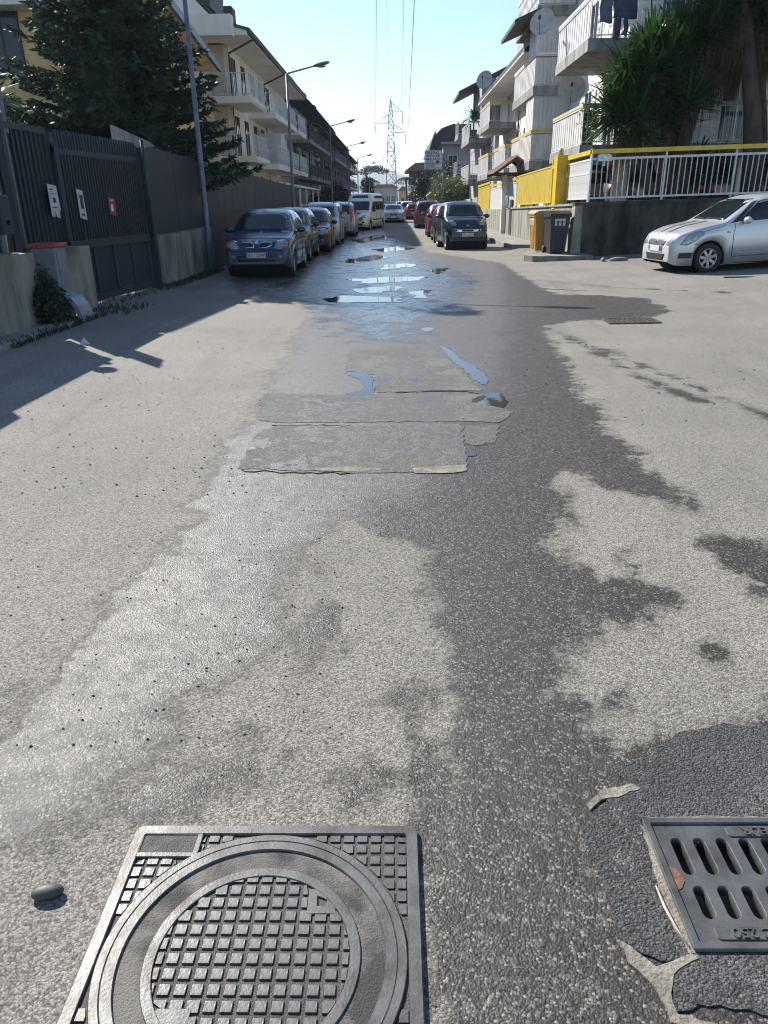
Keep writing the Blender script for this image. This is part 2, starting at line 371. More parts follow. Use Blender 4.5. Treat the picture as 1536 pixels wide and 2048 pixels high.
M_dark = road_material('fresh_asphalt', (.15, .147, .142), (.07, .07, .07), (.042, .042, .042), bump=.9)
M_cem = pm('cement_mortar', (.25, .225, .18), .95, scale=16, col2=(.13, .118, .095), bump=.7, bscale=110)

WET = [(-150, 1560), (0, 1440), (90, 1360), (200, 1240), (330, 1100), (390, 1000), (450, 900), (520, 800), (560, 730), (590, 670), (620, 625), (600, 600), (480, 588), (460, 560), (600, 520), (690, 455),
       (755, 442), (775, 470), (860, 505), (1000, 525), (1060, 560), (1110, 588), (1200, 590), (1290, 600), (1345, 625), (1270, 642), (1160, 640), (1085, 652), (1120, 700), (1160, 760), (1200, 830), (1250, 890), (1310, 940), (1430, 1025), (1330, 1015),
       (1240, 980), (1130, 945), (1135, 1060), (1180, 1150), (1290, 1160), (1350, 1190), (1300, 1250), (1200, 1262), (1140, 1310), (1160, 1420), (1210, 1480), (1300, 1505), (1400, 1465), (1536, 1445), (1800, 1440), (1800, 2400), (845, 2400), (838, 2048),
       (830, 1700), (825, 1620), (860, 1500), (895, 1400), (885, 1300), (865, 1180), (850, 1100), (800, 1075), (700, 1050), (620, 1095), (580, 1165), (560, 1280), (470, 1370), (400, 1400), (340, 1480), (250, 1560), (150, 1640), (-150, 1800)]
FILM = [(560, 600), (470, 580), (600, 520), (690, 460), (750, 445), (790, 480), (880, 520), (1000, 560), (960, 610), (850, 690), (700, 690), (620, 660)]
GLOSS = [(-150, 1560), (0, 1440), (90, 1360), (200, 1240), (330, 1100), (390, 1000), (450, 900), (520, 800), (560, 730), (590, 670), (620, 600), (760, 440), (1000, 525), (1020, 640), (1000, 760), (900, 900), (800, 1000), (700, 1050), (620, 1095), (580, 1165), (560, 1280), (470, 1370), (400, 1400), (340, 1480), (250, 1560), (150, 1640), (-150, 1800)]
BLOBS = [(640, 1255, .10), (610, 1290, .05), (790, 1390, .035), (830, 1450, .05), (850, 1400, .03), (1490, 1120, .16), (1560, 1150, .2), (1240, 1390, .05), (1430, 1300, .06), (1260, 1130, .03), (480, 1515, .09), (400, 1560, .08), (330, 1580, .06), (720, 1560, .05), (840, 1480, .06),
         (1120, 745, .12), (60, 1540, .09), (1200, 700, .06), (1280, 740, .07), (1330, 770, .05), (700, 1280, .05)]
TRACKS = [[(1100, 660), (1190, 695), (1260, 735), (1345, 775), (1400, 800), (1395, 806), (1335, 782), (1255, 744), (1180, 702)], [(1130, 668), (1300, 735), (1536, 830), (1536, 834), (1295, 739)], [(1080, 560), (1230, 575), (1536, 600), (1536, 602), (1230, 578)]]
def poly_sdf(P, poly):
    poly = np.array(poly); d = np.full(len(P), 1e9); ins = np.zeros(len(P), bool); n = len(poly)
    for i in range(n):
        a, b_ = poly[i], poly[(i + 1) % n]; e = b_ - a; wv = P - a
        t = np.clip((wv @ e) / max(1e-9, e @ e), 0, 1); q = wv - t[:, None] * e; d = np.minimum(d, np.sqrt((q * q).sum(1)))
        c = (a[1] > P[:, 1]) != (b_[1] > P[:, 1])
        with np.errstate(divide='ignore', invalid='ignore'): xi = (b_[0] - a[0]) * (P[:, 1] - a[1]) / (b_[1] - a[1]) + a[0]
        ins ^= c & (P[:, 0] < xi)
    return np.where(ins, d, -d)
wetw = [tuple(gp(*p)[:2]) for p in WET]; filmw = [tuple(gp(*p)[:2]) for p in FILM]
blobw = [(*gp(x, y)[:2], r) for x, y, r in BLOBS]
def set_attr(me, name, vals):
    a = me.attributes.new(name, 'FLOAT', 'POINT'); a.data.foreach_set('value', np.asarray(vals, np.float32))
def wet_of(P):
    s = poly_sdf(P, wetw)
    for tr in TRACKS: s = np.maximum(s, poly_sdf(P, [tuple(gp(*p)[:2]) for p in tr]) + .0)
    for x, y, r in blobw:
        d = r * (1 + .8 * 0) - np.hypot(P[:, 0] - x, (P[:, 1] - y) * .6); s = np.maximum(s, d * 1.5)
    return np.clip(s, -1.2, .6)

# manhole and drain frames, from the photograph's corners
mTL, mTR, mBL = gp(275, 1660), gp(836, 1660), gp(115, 2048)
MH_A = math.atan2(mTR.y - mTL.y, mTR.x - mTL.x); MH_S = 0.77
mu = Vector((math.cos(MH_A), math.sin(MH_A), 0)); mv = Vector((-mu.y, mu.x, 0))
MH_C = (mTL + mTR) / 2 - mv * (MH_S / 2)
dTL, dBL = gp(1283, 1643), gp(1388, 1905)
dv = (dTL - dBL).normalized(); du = Vector((dv.y, -dv.x, 0)); DR_H = (dTL - dBL).length; DR_W = 0.52
DR_C = dBL + dv * (DR_H / 2) + du * (DR_W / 2); DR_A = math.atan2(du.y, du.x)
def dr_uv(p): q = p - DR_C; return q.dot(du), q.dot(dv)

# ground sheet to the horizon, and the road on it
gxs = [-4000, -1500, -500, -150, -60, -30, -15, -8, 0, 2, 3.5, 5, 8, 12.5, 15, 30, 60, 150, 500, 1500, 4000]
gys = [-400, -60, -10, 0, 4, 7, 9, 11, 13, 20, 40, 80, 160, 400, 900, 2000, 6000]
g = MB(); nx = len(gxs)
g.add([(x, y, gz(x, y) - .07) for y in gys for x in gxs], [(j * nx + i, j * nx + i + 1, (j + 1) * nx + i + 1, (j + 1) * nx + i) for j in range(len(gys) - 1) for i in range(nx - 1)])
struct(g.build('ground', pm('dry_earth', (.17, .15, .115), .95, scale=.3, col2=(.11, .11, .08), bump=.3)))
xs = sorted(set([round(-3.6 + .04 * i, 4) for i in range(181)] + [-5.9, -5.5, -5.2, -4.9, -4.6, -4.3, -4.0, -3.8] + [3.8, 4.1, 4.4, 4.8, 5.2, 5.7, 6.3, 7, 8, 9, 10, 11.5, 12.5, 14, 18, 24, 30]))
ys = [-6, -3, -1, 0, .4]; y = .6
while y < 3.2: ys.append(y); y += .03
while y < 62: ys.append(y); y *= 1.013
ys += [65, 70, 80, 95, 120, 160, 220, 320, 480]
X, Y = np.meshgrid(xs, ys); nx, ny = len(xs), len(ys)
V = [(x, y, gz(x, y)) for y in ys for x in xs]
Fc = []
for j in range(ny - 1):
    for i in range(nx - 1):
        cx, cy = (xs[i] + xs[i + 1]) / 2, (ys[j] + ys[j + 1]) / 2
        q = Vector((cx, cy, 0)) - DR_C
        if abs(q.dot(du)) < DR_W / 2 - .05 and abs(q.dot(dv)) < DR_H / 2 - .05: continue
        Fc.append((j * nx + i, j * nx + i + 1, (j + 1) * nx + i + 1, (j + 1) * nx + i))
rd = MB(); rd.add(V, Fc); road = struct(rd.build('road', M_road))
P2 = np.stack([X.ravel(), Y.ravel()], 1)
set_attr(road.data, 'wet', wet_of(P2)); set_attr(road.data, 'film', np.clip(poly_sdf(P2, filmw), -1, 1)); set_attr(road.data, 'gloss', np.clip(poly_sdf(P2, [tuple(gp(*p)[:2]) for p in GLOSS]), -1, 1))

rnd = random.Random(3)
def sheet(name, px, z0, z1, mat, wet=None, step=.045, amp=.017, film=0.0):
    poly = jag([tuple(gp(*p)[:2]) for p in px], step, amp, rnd)
    s = MB().prism(poly, z0, z1); c = (sum(p[0] for p in poly) / len(poly), sum(p[1] for p in poly) / len(poly), 0)
    o = struct(s.build(name, mat, None, None))
    if wet is not None: set_attr(o.data, 'wet', [wet] * len(s.v)); set_attr(o.data, 'film', [film] * len(s.v))
    return o
sheet('asphalt_patch', [(478, 938), (500, 882), (522, 862), (555, 851), (740, 852), (923, 848), (932, 900), (934, 938), (905, 945), (700, 946), (560, 940)], -.02, .0035, M_patch, .01)
sheet('asphalt_patch', [(517, 842), (522, 797), (540, 787), (690, 791), (870, 785), (975, 790), (1026, 826), (1000, 846), (925, 843), (560, 846)], -.02, .0035, M_patch, .0)
sheet('asphalt_patch', [(690, 742), (700, 702), (760, 692), (868, 695), (905, 725), (943, 763), (962, 782), (870, 781), (752, 786), (752, 750)], -.02, .0035, M_patch, -.01)
sheet('asphalt_patch', [(932, 852), (998, 850), (990, 886), (940, 893), (929, 885)], -.02, .0035, M_patch, .0)
sheet('asphalt_patch', [(825, 938), (934, 930), (932, 942), (905, 947), (830, 948)], .003, .0055, M_cem, None, .03, .006)
sheet('asphalt_patch', [(600, 940), (700, 934), (780, 940), (690, 944)], .003, .0048, M_cem, None, .03, .006)

# water standing in the hollows
mw, N_, L_, b_ = nodes_of('water')
b_.inputs['Base Color'].default_value = (.045, .042, .036, 1); b_.inputs['Roughness'].default_value = .03; b_.inputs['IOR'].default_value = 1.33; b_.inputs['Specular IOR Level'].default_value = .65
tc_ = N_.new('ShaderNodeTexCoord'); wv_ = N_.new('ShaderNodeTexNoise'); wv_.inputs['Scale'].default_value = 7; L_.new(tc_.outputs['Object'], wv_.inputs['Vector'])
bp_ = N_.new('ShaderNodeBump'); bp_.inputs['Strength'].default_value = .03; bp_.inputs['Distance'].default_value = .01; L_.new(wv_.outputs[0], bp_.inputs['Height']); L_.new(bp_.outputs[0], b_.inputs['Normal'])
PUD = [[(690, 747), (722, 744), (745, 752), (749, 790), (705, 793), (688, 788), (727, 780), (722, 762)],
       [(878, 692), (900, 699), (925, 722), (950, 732), (977, 757), (974, 772), (950, 762), (930, 741), (905, 722), (890, 706)],
       [(964, 800), (970, 788), (1000, 786), (1018, 806), (1008, 817), (975, 810)], [(930, 898), (950, 900), (948, 912), (932, 914)], [(840, 658), (856, 655), (872, 659), (855, 664)],
       [(705, 578), (760, 573), (800, 574), (790, 581), (740, 586), (705, 584)], [(640, 597), (700, 590), (760, 594), (802, 597), (796, 604), (690, 605)], [(775, 529), (815, 527), (838, 530), (805, 536), (770, 539)],
       [(700, 560), (770, 554), (850, 553), (835, 562), (745, 567)], [(680, 522), (750, 510), (775, 515), (710, 528)], [(822, 585), (850, 578), (862, 598), (836, 597)], [(850, 540), (900, 536), (880, 548)],
       [(745, 500), (800, 492), (830, 497), (770, 505)], [(700, 480), (760, 470), (790, 474), (720, 487)]]
for p in PUD:
    far = p[0][1] < 620
    sheet('puddle', p, -.02, .0042, mw, None, .20 if far else .045, .13 if far else .016)

# ------------------------------------------------------------------ manhole: square frame and round cover
def rrect(a, b, r, n=4, cx=0, cy=0):
    out = []
    for sx, sy, t0 in ((1, 1, 0), (-1, 1, 90), (-1, -1, 180), (1, -1, 270)):
        for i in range(n + 1):
            t = R(t0 + 90 * i / n); out.append((cx + sx * (a - r) + r * math.cos(t), cy + sy * (b - r) + r * math.sin(t)))
    return out
h = MH_S / 2
fr = thing('manhole_surround', 'square cast iron manhole surround with small square studs in its corners', 'manhole surround', (MH_C.x, MH_C.y, 0), MH_A)
def sub(name, me, par, z, loc=(0, 0), rot=0):
    o = bpy.data.objects.new(name, me); link(o, par); o.location = (loc[0], loc[1], z); o.rotation_euler = (0, 0, rot); return o
sub('base', plate_mesh('base', M_grit, [rrect(h - .004, h - .004, .02), circ(0, 0, .335, 64)], .01), fr, .003)
sub('border', plate_mesh('border', M_iron2, [rrect(h, h, .022), rrect(h - .026, h - .026, .01)], .020, .003), fr, .006)
sub('ring', plate_mesh('ring', M_iron2, [circ(0, 0, .352, 96), circ(0, 0, .334, 96)], .020, .002), fr, .006)
lx0, lx1, ly0, ly1 = -h + .026, -h + .175, h - .09, h - .026
sub('blank_border', plate_mesh('blank_border', M_iron2, [[(lx0 - .01, ly0 - .012), (lx1 + .012, ly0 - .012), (lx1 + .012, ly1 + .01), (lx0 - .01, ly1 + .01)], [(lx0 + .002, ly0), (lx1, ly0), (lx1, ly1 - .002), (lx0 + .002, ly1 - .002)]], .018, .002), fr, .006)
sub('blank_panel', plate_mesh('blank_panel', M_grit, [[(lx0, ly0 - .004), (lx1 + .004, ly0 - .004), (lx1 + .004, ly1), (lx0, ly1)]], .006), fr, .009)
st = MB(); e = .0135; q = .0118
st.add([(-e, -e, 0), (e, -e, 0), (e, e, 0), (-e, e, 0), (-q, -q, .0048), (q, -q, .0048), (q, q, .0048), (-q, q, .0048)], [(4, 5, 6, 7), (0, 1, 5, 4), (1, 2, 6, 5), (2, 3, 7, 6), (3, 0, 4, 7)])
st_me = st.mesh('stud', M_iron2)
PIT = .0365
def clip_stud(cx, cy, keep):
    """a stud cut by a circular rim: only the corners that lie where keep() holds"""
    pts = []; cs = [(cx - e, cy - e), (cx + e, cy - e), (cx + e, cy + e), (cx - e, cy + e)]
    for i in range(4):
        a, b2 = cs[i], cs[(i + 1) % 4]
        for t in [k / 8 for k in range(8)]:
            p = (a[0] + (b2[0] - a[0]) * t, a[1] + (b2[1] - a[1]) * t)
            if keep(*p): pts.append(p)
    return pts
def studs(par, z, cells, keep):
    for cx, cy in cells:
        if all(keep(cx + a * e, cy + b2 * e) for a in (-1, 1) for b2 in (-1, 1)): sub('stud', st_me, par, z, (cx, cy))
        else:
            p = clip_stud(cx, cy, keep)
            if len(p) >= 7: sub('stud', MB().prism(p, 0, .0048).mesh('stud', M_iron2), par, z)
n = 10
cells = [((i + .5) * PIT * (1 if True else 0), (j + .5) * PIT) for i in range(-n, n) for j in range(-n, n)]
def keep_f(x, y):
    return math.hypot(x, y) > .357 and max(abs(x), abs(y)) < h - .029 and not (x < lx1 + .016 and y > ly0 - .016)
studs(fr, .007, cells, keep_f)
cv = thing('manhole_cover', 'round cast iron manhole cover with a grid of raised square studs and wet sand', 'manhole cover', (MH_C.x, MH_C.y, 0), MH_A)
sub('disc', plate_mesh('disc', M_grit, [circ(0, 0, .331, 96)], .008), cv, .004)
sub('sand_ring', plate_mesh('sand_ring', M_sand, [circ(0, 0, .307, 96), circ(0, 0, .243, 96)], .006), cv, .0065)
sub('outer_ring', plate_mesh('outer_ring', M_iron2, [circ(0, 0, .330, 96), circ(0, 0, .306, 96)], .020, .002), cv, .006)
sub('inner_ring', plate_mesh('inner_ring', M_iron2, [circ(0, 0, .246, 96), circ(0, 0, .224, 96)], .016, .002), cv, .006)
kx, ky = PIT * 4.0, PIT * 4.1
def keep_c(x, y): return math.hypot(x, y) < .222 and not (abs(x - kx) < .034 and abs(y - ky) < .034) and not (abs(x + kx * 1.05) < .036 and abs(y + ky * 1.05) < .036)
studs(cv, .0075, [(i * PIT, j * PIT) for i in range(-7, 8) for j in range(-7, 8)], keep_c)
sub('lifting_plate', plate_mesh('lifting_plate', M_iron2, [[(kx - .034, ky - .034), (kx + .034, ky - .034), (kx + .034, ky + .01), (kx + .01, ky + .034), (kx - .034, ky + .034)], [(kx - .012, ky - .014), (kx + .010, ky - .016), (kx + .013, ky + .006), (kx - .014, ky + .016)]], .012, .001), cv, .007)
sub('lifting_plate', plate_mesh('lifting_plate', M_iron2, [[(-kx - .04, -ky - .03), (-kx + .034, -ky - .04), (-kx + .034, -ky + .034), (-kx - .04, -ky + .034)]], .012, .001), cv, .007)

# ------------------------------------------------------------------ drain by the camera: frame, grate, dark pit, fresh asphalt round it
hw, hh = DR_W / 2, DR_H / 2
dl = thing('drain_grate', 'dark iron drain grate with rows of long slots in fresh black asphalt', 'drain grate', (DR_C.x, DR_C.y, 0), DR_A)
dz = .009
sub('frame', plate_mesh('frame', M_iron, [rrect(hw, hh, .006), rrect(hw - .016, hh - .016, .004)], .05, .002), dl, dz - .02)
def slot(u, v, L_, wd=.011, n=6):
    L_ -= wd
    return [(u + wd * math.cos(R(t)), v + L_ / 2 + wd * math.sin(R(t))) for t in range(0, 181, 30)] + [(u + wd * math.cos(R(t)), v - L_ / 2 + wd * math.sin(R(t))) for t in range(180, 361, 30)]
r1a, r1b = dr_uv(gp(1357, 1680)), dr_uv(gp(1372, 1753)); r2a, r2b = dr_uv(gp(1400, 1776)), dr_uv(gp(1416, 1842))
pit = dr_uv(gp(1412, 1715))[0] - dr_uv(gp(1366, 1715))[0]
holes = []
for (a, b2) in ((r1a, r1b), (r2a, r2b)):
    u0 = (a[0] + b2[0]) / 2; vc = (a[1] + b2[1]) / 2; L_s = abs(a[1] - b2[1])
    k = 0
    while u0 + k * pit < hw - .035: holes.append(slot(u0 + k * pit, vc, L_s - .014, .0165)); k += 1
sub('grid', plate_mesh('grid', M_iron, [rrect(hw - .018, hh - .018, .004)] + holes, .03, .002), dl, dz - .017)
eu = dr_uv(gp(1500, 1668)); cu_ = dr_uv(gp(1500, 1872))
for (u, v, wd, txt) in ((eu[0] + .01, eu[1], .075, 'EUR'), (cu_[0] + .005, cu_[1], .085, 'C 250')):
    sub('name_plate', plate_mesh('name_plate', M_iron2, [rrect(wd, .0165, .008, 3, u, v)], .006, .001), dl, dz - .0015)
    sub('lettering', text_mesh(txt, .036, M_iron2, .002, 1.1), dl, dz + .003, (u, v), math.pi)
rs = jag([dr_uv(gp(1330, 1735)), dr_uv(gp(1350, 1742)), dr_uv(gp(1368, 1765)), dr_uv(gp(1362, 1782)), dr_uv(gp(1352, 1788)), dr_uv(gp(1340, 1760))], .01, .002, rnd)
sub('rust_patch', plate_mesh('rust_patch', pm('rust', (.19, .10, .055), .9, scale=60, col2=(.09, .055, .035), bump=.5), [rs], .002), dl, dz - .001)
pm_ = MB(); pm_.box((-hw, -hh, -.5), (hw, hh, -.49))
for a, b2 in (((-hw, -hh), (-hw + .02, hh)), ((hw - .02, -hh), (hw, hh)), ((-hw + .02, -hh), (hw - .02, -hh + .02)), ((-hw + .02, hh - .02), (hw - .02, hh))): pm_.box((a[0], a[1], -.49), (b2[0], b2[1], -.045))
o = bpy.data.objects.new('pit', pm_.mesh('pit', M_conc)); link(o, dl)
def rect_w(a, b2): return [tuple((DR_C + du * (x * a) + dv * (y_ * b2))[:2]) for x, y_ in ((-1, -1), (1, -1), (1, 1), (-1, 1))]
outer = jag([tuple(gp(*p)[:2]) for p in [(1165, 1660), (1215, 1600), (1260, 1575), (1232, 1540), (1290, 1505), (1360, 1468), (1450, 1450), (1560, 1455), (1750, 1470), (1900, 1900), (1700, 2020), (1520, 2030), (1420, 2010), (1350, 2030), (1338, 1960), (1345, 1925), (1300, 1915), (1245, 1885), (1230, 1840), (1205, 1760), (1180, 1710)]], .02, .006, rnd)
me = plate_mesh('fresh_asphalt_patch', M_dark, [outer, rect_w(hw + .004, hh + .004)], .024)
fa = bpy.data.objects.new('fresh_asphalt_patch', me); link(fa); fa.location.z = -.0075; struct(fa)
set_attr(me, 'wet', [-.06] * len(me.vertices)); set_attr(me, 'film', [-1.0] * len(me.vertices))
for p in ([(1172, 1612), (1200, 1585), (1262, 1570), (1282, 1578), (1250, 1592), (1205, 1603), (1182, 1622)], [(1282, 1655), (1290, 1652), (1330, 1755), (1386, 1895), (1392, 1912), (1375, 1908), (1345, 1850), (1318, 1780)], [(1240, 1882), (1262, 1895), (1310, 1935), (1345, 1925), (1390, 1908), (1398, 1918), (1345, 1950), (1342, 1990), (1355, 2030), (1470, 2060), (1450, 2075), (1345, 2050), (1310, 1980), (1260, 1930)], [(1284, 1638), (1400, 1634), (1500, 1636), (1560, 1640), (1400, 1643)]):
    sheet('mortar_edge', p, -.01, .0062, M_cem, None, .02, .004)
tw = MB().tube([gp(1312, 1772, .008), gp(1330, 1815, .016), gp(1352, 1855, .013), gp(1378, 1893, .010)], [.002, .004, .003, .0015], 6)
tag(tw.build('dry_twig', pm('straw', (.45, .40, .30), .7, scale=60)), 'thin pale dry twig lying along the edge of the drain grate', 'twig')
pb = MB(); c = gp(97, 1792); pb.ell((0, 0, .014), (.040, .022, .017), 16, 10)
o = pb.build('pebble', pm('pebble_stone', (.055, .062, .055), .55, scale=30)); o.location = (c.x, c.y, 0); o.rotation_euler = (0, 0, .2)
tag(o, 'smooth dark oval pebble on the asphalt beside the manhole', 'pebble')

# second drain and a pothole in the side street
c = gp(1262, 634, .06); zc = gz(c.x, c.y); d2 = thing('drain_grate', 'sunken barred drain grate in a wet stain on the side street', 'drain grate', (c.x, c.y, zc))
MB().box((c.x - .33, c.y - .2, zc - .05), (c.x + .33, c.y + .2, zc - .0 + .012)).build('pit', M_under, d2)
for k in range(9): MB().box((c.x - .30 + k * .07, c.y - .19, zc - .01), (c.x - .265 + k * .07, c.y + .19, zc + .018)).build('bar', M_iron2, d2)
fm = MB()
for k, (a, b2) in enumerate((((-.36, -.24), (.36, -.19)), ((-.36, .19), (.36, .24)), ((-.36, -.19), (-.31, .19)), ((.31, -.19), (.36, .19)))): MB().box((c.x + a[0], c.y + a[1], zc - .03), (c.x + b2[0], c.y + b2[1], zc + .02)).build('frame_bar', M_iron2, d2)
def pothole(px, py, rx, ry, seed):
    r_ = random.Random(seed); c = gp(px, py, .1); poly = [(c.x + rx * math.cos(t) * r_.uniform(.7, 1.1), c.y + ry * math.sin(t) * r_.uniform(.7, 1.1)) for t in [i * .35 for i in range(18)]]
    z = gz(c.x, c.y); o = MB().prism(poly, z - .05, z + .006).build('pothole', M_under); struct(o)
pothole(1490, 556, .42, .13, 4)

sheet('pothole', [(940, 804), (950, 796), (966, 791), (973, 793), (966, 800), (955, 806)], -.02, .0062, M_under, None, .03, .012)
# loose grit and small stones on the asphalt
r_ = random.Random(5); gr = MB()
def grit(px0, px1, py0, py1, n, s0, s1):
    for _ in range(n):
        c = gp(r_.uniform(px0, px1), r_.uniform(py0, py1)); k = r_.uniform(s0, s1)
        P_ = [Vector((r_.uniform(.6, 1) * k * math.cos(a), r_.uniform(.6, 1) * k * math.sin(a), 0)) for a in (0, 1.57, 3.14, 4.71)] + [Vector((0, 0, k * .8))]
        gr.add([c + p for p in P_], [(0, 1, 4), (1, 2, 4), (2, 3, 4), (3, 0, 4)])
grit(0, 700, 750, 1500, 260, .003, .009); grit(450, 1000, 900, 1300, 220, .003, .007); grit(300, 1500, 1300, 2040, 200, .002, .005); grit(0, 500, 640, 1000, 120, .006, .014); grit(900, 1536, 540, 900, 80, .006, .016)
stuff(gr.build('loose_grit', pm('grit_stone', (.06, .055, .05), .9, scale=30)))

def crack(px, wd=.012):
    pts = [gp(*p) for p in px]; r2 = random.Random(int(px[0][0])); line = []
    for a, b in zip(pts, pts[1:]):
        n_ = max(2, int((b - a).length / .05))
        for i in range(n_): q_ = a.lerp(b, i / n_); line.append((q_.x + r2.uniform(-.012, .012), q_.y + r2.uniform(-.02, .02)))
    line.append((pts[-1].x, pts[-1].y)); up = [(x, y + wd * r2.uniform(.2, 1)) for x, y in line]; dn = [(x, y - wd * r2.uniform(.2, 1)) for x, y in line]
    struct(MB().prism(up + dn[::-1], -.01, .0052).build('road_crack', M_under))
crack([(545, 852), (620, 851), (700, 852)], .006); crack([(790, 787), (870, 783), (930, 784), (960, 789)], .009);
crack([(478, 941), (560, 945), (700, 947)], .006); crack([(1090, 578), (1180, 582), (1300, 574)], .012)
# ================================================================== LEFT SIDE: gate, fence, lamps, plants
FLINE = [(7.5, -5.5), (12.6, -5.36), (16.0, -4.98), (20.0, -4.86), (60, -4.8)]
def FX(y):
    for (a, xa), (b, xb) in zip(FLINE, FLINE[1:]):
        if y <= b: return xa + (xb - xa) * (y - a) / (b - a)
    return FLINE[-1][1]
def ftop(y): return 2.70 - .4 * max(0, min(1, (y - 15) / 24))
def fbox(mb, y0, y1, z0, z1, d0, d1):
    """box along the fence line between y0 and y1, offset d0..d1 from it (positive towards the street)"""
    P = [(FX(y0) + d0, y0, z0), (FX(y0) + d1, y0, z0), (FX(y1) + d1, y1, z0), (FX(y1) + d0, y1, z0)]
    z1a, z1b = z1 if hasattr(z1, '__len__') else (z1, z1)
    P += [(P[0][0], y0, z1a), (P[1][0], y0, z1a), (P[2][0], y1, z1b), (P[3][0], y1, z1b)]
    return mb.add(P, [(0, 3, 2, 1), (4, 5, 6, 7), (0, 1, 5, 4), (1, 2, 6, 5), (2, 3, 7, 6), (3, 0, 4, 7)])
slat_me = MB().box((-.012, -.022, 0), (.012, .022, 1)).mesh('slat', M_slate)

# sliding gate
y0, y1 = 12.75, 15.85
gate = thing('sliding_gate', 'tall dark slate steel sliding gate with close vertical slats and solid lower panels', 'gate', (FX(14), 14, 0))
f = MB(); fbox(f, y0, y1, .05, .16, -.04, .04); fbox(f, y0, y1, .93, 1.06, -.04, .045); fbox(f, y0, y1, 2.36, 2.44, -.03, .02)
for y in (y0, y1 - .09): fbox(f, y, y + .09, .16, 2.5, -.03, .035)
f.build('frame', M_slate, gate)
for k in range(4):
    a = y0 + .12 + k * .735; fbox(MB(), a, a + .65, .165, .925, -.02, -.002).build('lower_panel', M_slate2, gate)
    fbox(MB(), a + .655, a + .72, .16, .93, -.025, .03).build('stile', M_slate, gate)
for k in range(3): fbox(MB(), y0 + .5 + k * .9, y0 + .54 + k * .9, 1.06, 1.2, -.02, .045).build('bracket', M_slate, gate)
fbox(MB(), y0, y1, 1.06, 2.34, -.028, -.016).build('backing_sheet', M_slate2, gate)
fbox(MB(), y0, y1, 2.44, 2.66, -.03, -.01).build('top_mesh_band', pm('steel_mesh', (.045, .055, .068), .6, scale=30), gate)
n = 30
for k in range(n):
    y = y0 + .14 + k * (y1 - y0 - .28) / (n - 1)
    place('slat', slat_me, gate, (FX(y) + .002, y, 1.06), (0, 0, 0), (1, 1, 1.64))
mb = MB(); fbox(mb, 11.2, 12.85, .9, 2.62, -.10, -.085); fs_l = thing('fence_panel', 'dark slatted steel fence panel left of the sliding gate', 'fence', (FX(12), 12, 0))
mb.build('backing_sheet', M_slate2, fs_l)
for k in range(11):
    y = 11.25 + k * .142; place('slat', slat_me, fs_l, (FX(y) - .06, y, 1.0), (0, 0, 0), (1, 1, 1.72))
fbox(MB(), 11.2, 12.72, 2.62, 2.70, -.11, -.04).build('rail', M_slate, fs_l); fbox(MB(), 11.2, 12.72, .93, 1.0, -.11, -.04).build('rail', M_slate, fs_l)
fs_l2 = thing('fence_panel', 'dark slatted pedestrian gate beside the round lamp post', 'gate', (FX(10), 10, 0))
fbox(MB(), 8.75, 11.0, .5, 2.5, -.09, -.075).build('backing_sheet', M_slate2, fs_l2)
for k in range(17):
    y = 8.8 + k * .13; place('slat', slat_me, fs_l2, (FX(y) - .05, y, .45), (0, 0, 0), (1, 1, 2.17))
fbox(MB(), 8.75, 11.0, 2.5, 2.66, -.08, -.045).build('rail', M_galv, fs_l2)
lp = thing('gate_post', 'grey round gate post with a white globe lamp on top', 'gate post', (FX(10.72), 10.72, 0))
MB().tube([(FX(10.72) + .02, 10.72, 0), (FX(10.72) + .02, 10.72, 2.64)], .045, 12).build('post', M_galv, lp)
MB().ell((FX(10.6) + .02, 10.5, 2.73), (.12, .12, .11), 16, 10).build('globe', pm('opal_glass', (.62, .64, .66), .3, scale=4), lp)
o = thing('gate_post', 'square slate gate post with a flat white cap beside the sliding gate', 'gate post', (FX(11.25), 11.25, 0))
MB().box((FX(11.25) - .05, 11.2, 0), (FX(11.25) + .05, 11.3, 2.78)).build('post', M_slate, o); MB().cbox((FX(11.25) - .06, 11.19, 2.78), (FX(11.25) + .06, 11.31, 2.82), .015).build('cap', M_white, o)
o = thing('notice_board', 'tall narrow grey sheet board standing above the slatted fence', 'board', (FX(11.6), 11.6, 0))
MB().bar((FX(11.55) - .05, 11.45, 0), (FX(11.55) - .05, 11.45, 2.6), .05).build('pole', M_galv, o)
MB().prism([(11.28, 2.62), (11.62, 2.55), (11.62, 3.34), (11.28, 3.44)], FX(11.5) - .07, FX(11.5) - .045, 'x').build('sheet', pm('grey_sheet', (.13, .14, .17), .6, scale=3), o)
ib = thing('intercom_box', 'slate intercom box fixed on the gate post', 'intercom', (FX(10.6), 10.6, 1.2))
MB().cbox((FX(10.8) + .02, 10.55, 1.25), (FX(10.8) + .16, 10.85, 1.75), .02).build('housing', M_slate, ib)
MB().lathe([(.001, .0), (.025, .0), (.03, -.01), (.03, .02)], 12, (FX(10.8) + .165, 10.7, 1.4), 'x').build('lens', M_glass, ib)
# end post of this fence, out to the left (its shadow falls in the picture)
o = thing('gate_post', 'plain slate end post with a wide letter box on its top', 'gate post', (FX(8.5), 8.5, 0))
MB().box((FX(8.5) - .06, 8.44, 0), (FX(8.5) + .06, 8.56, 2.6)).build('post', M_slate, o); MB().cbox((FX(8.5) - .12, 8.1, 1.3), (FX(8.5) + .1, 8.62, 2.72), .03).build('letter_box', M_slate, o)

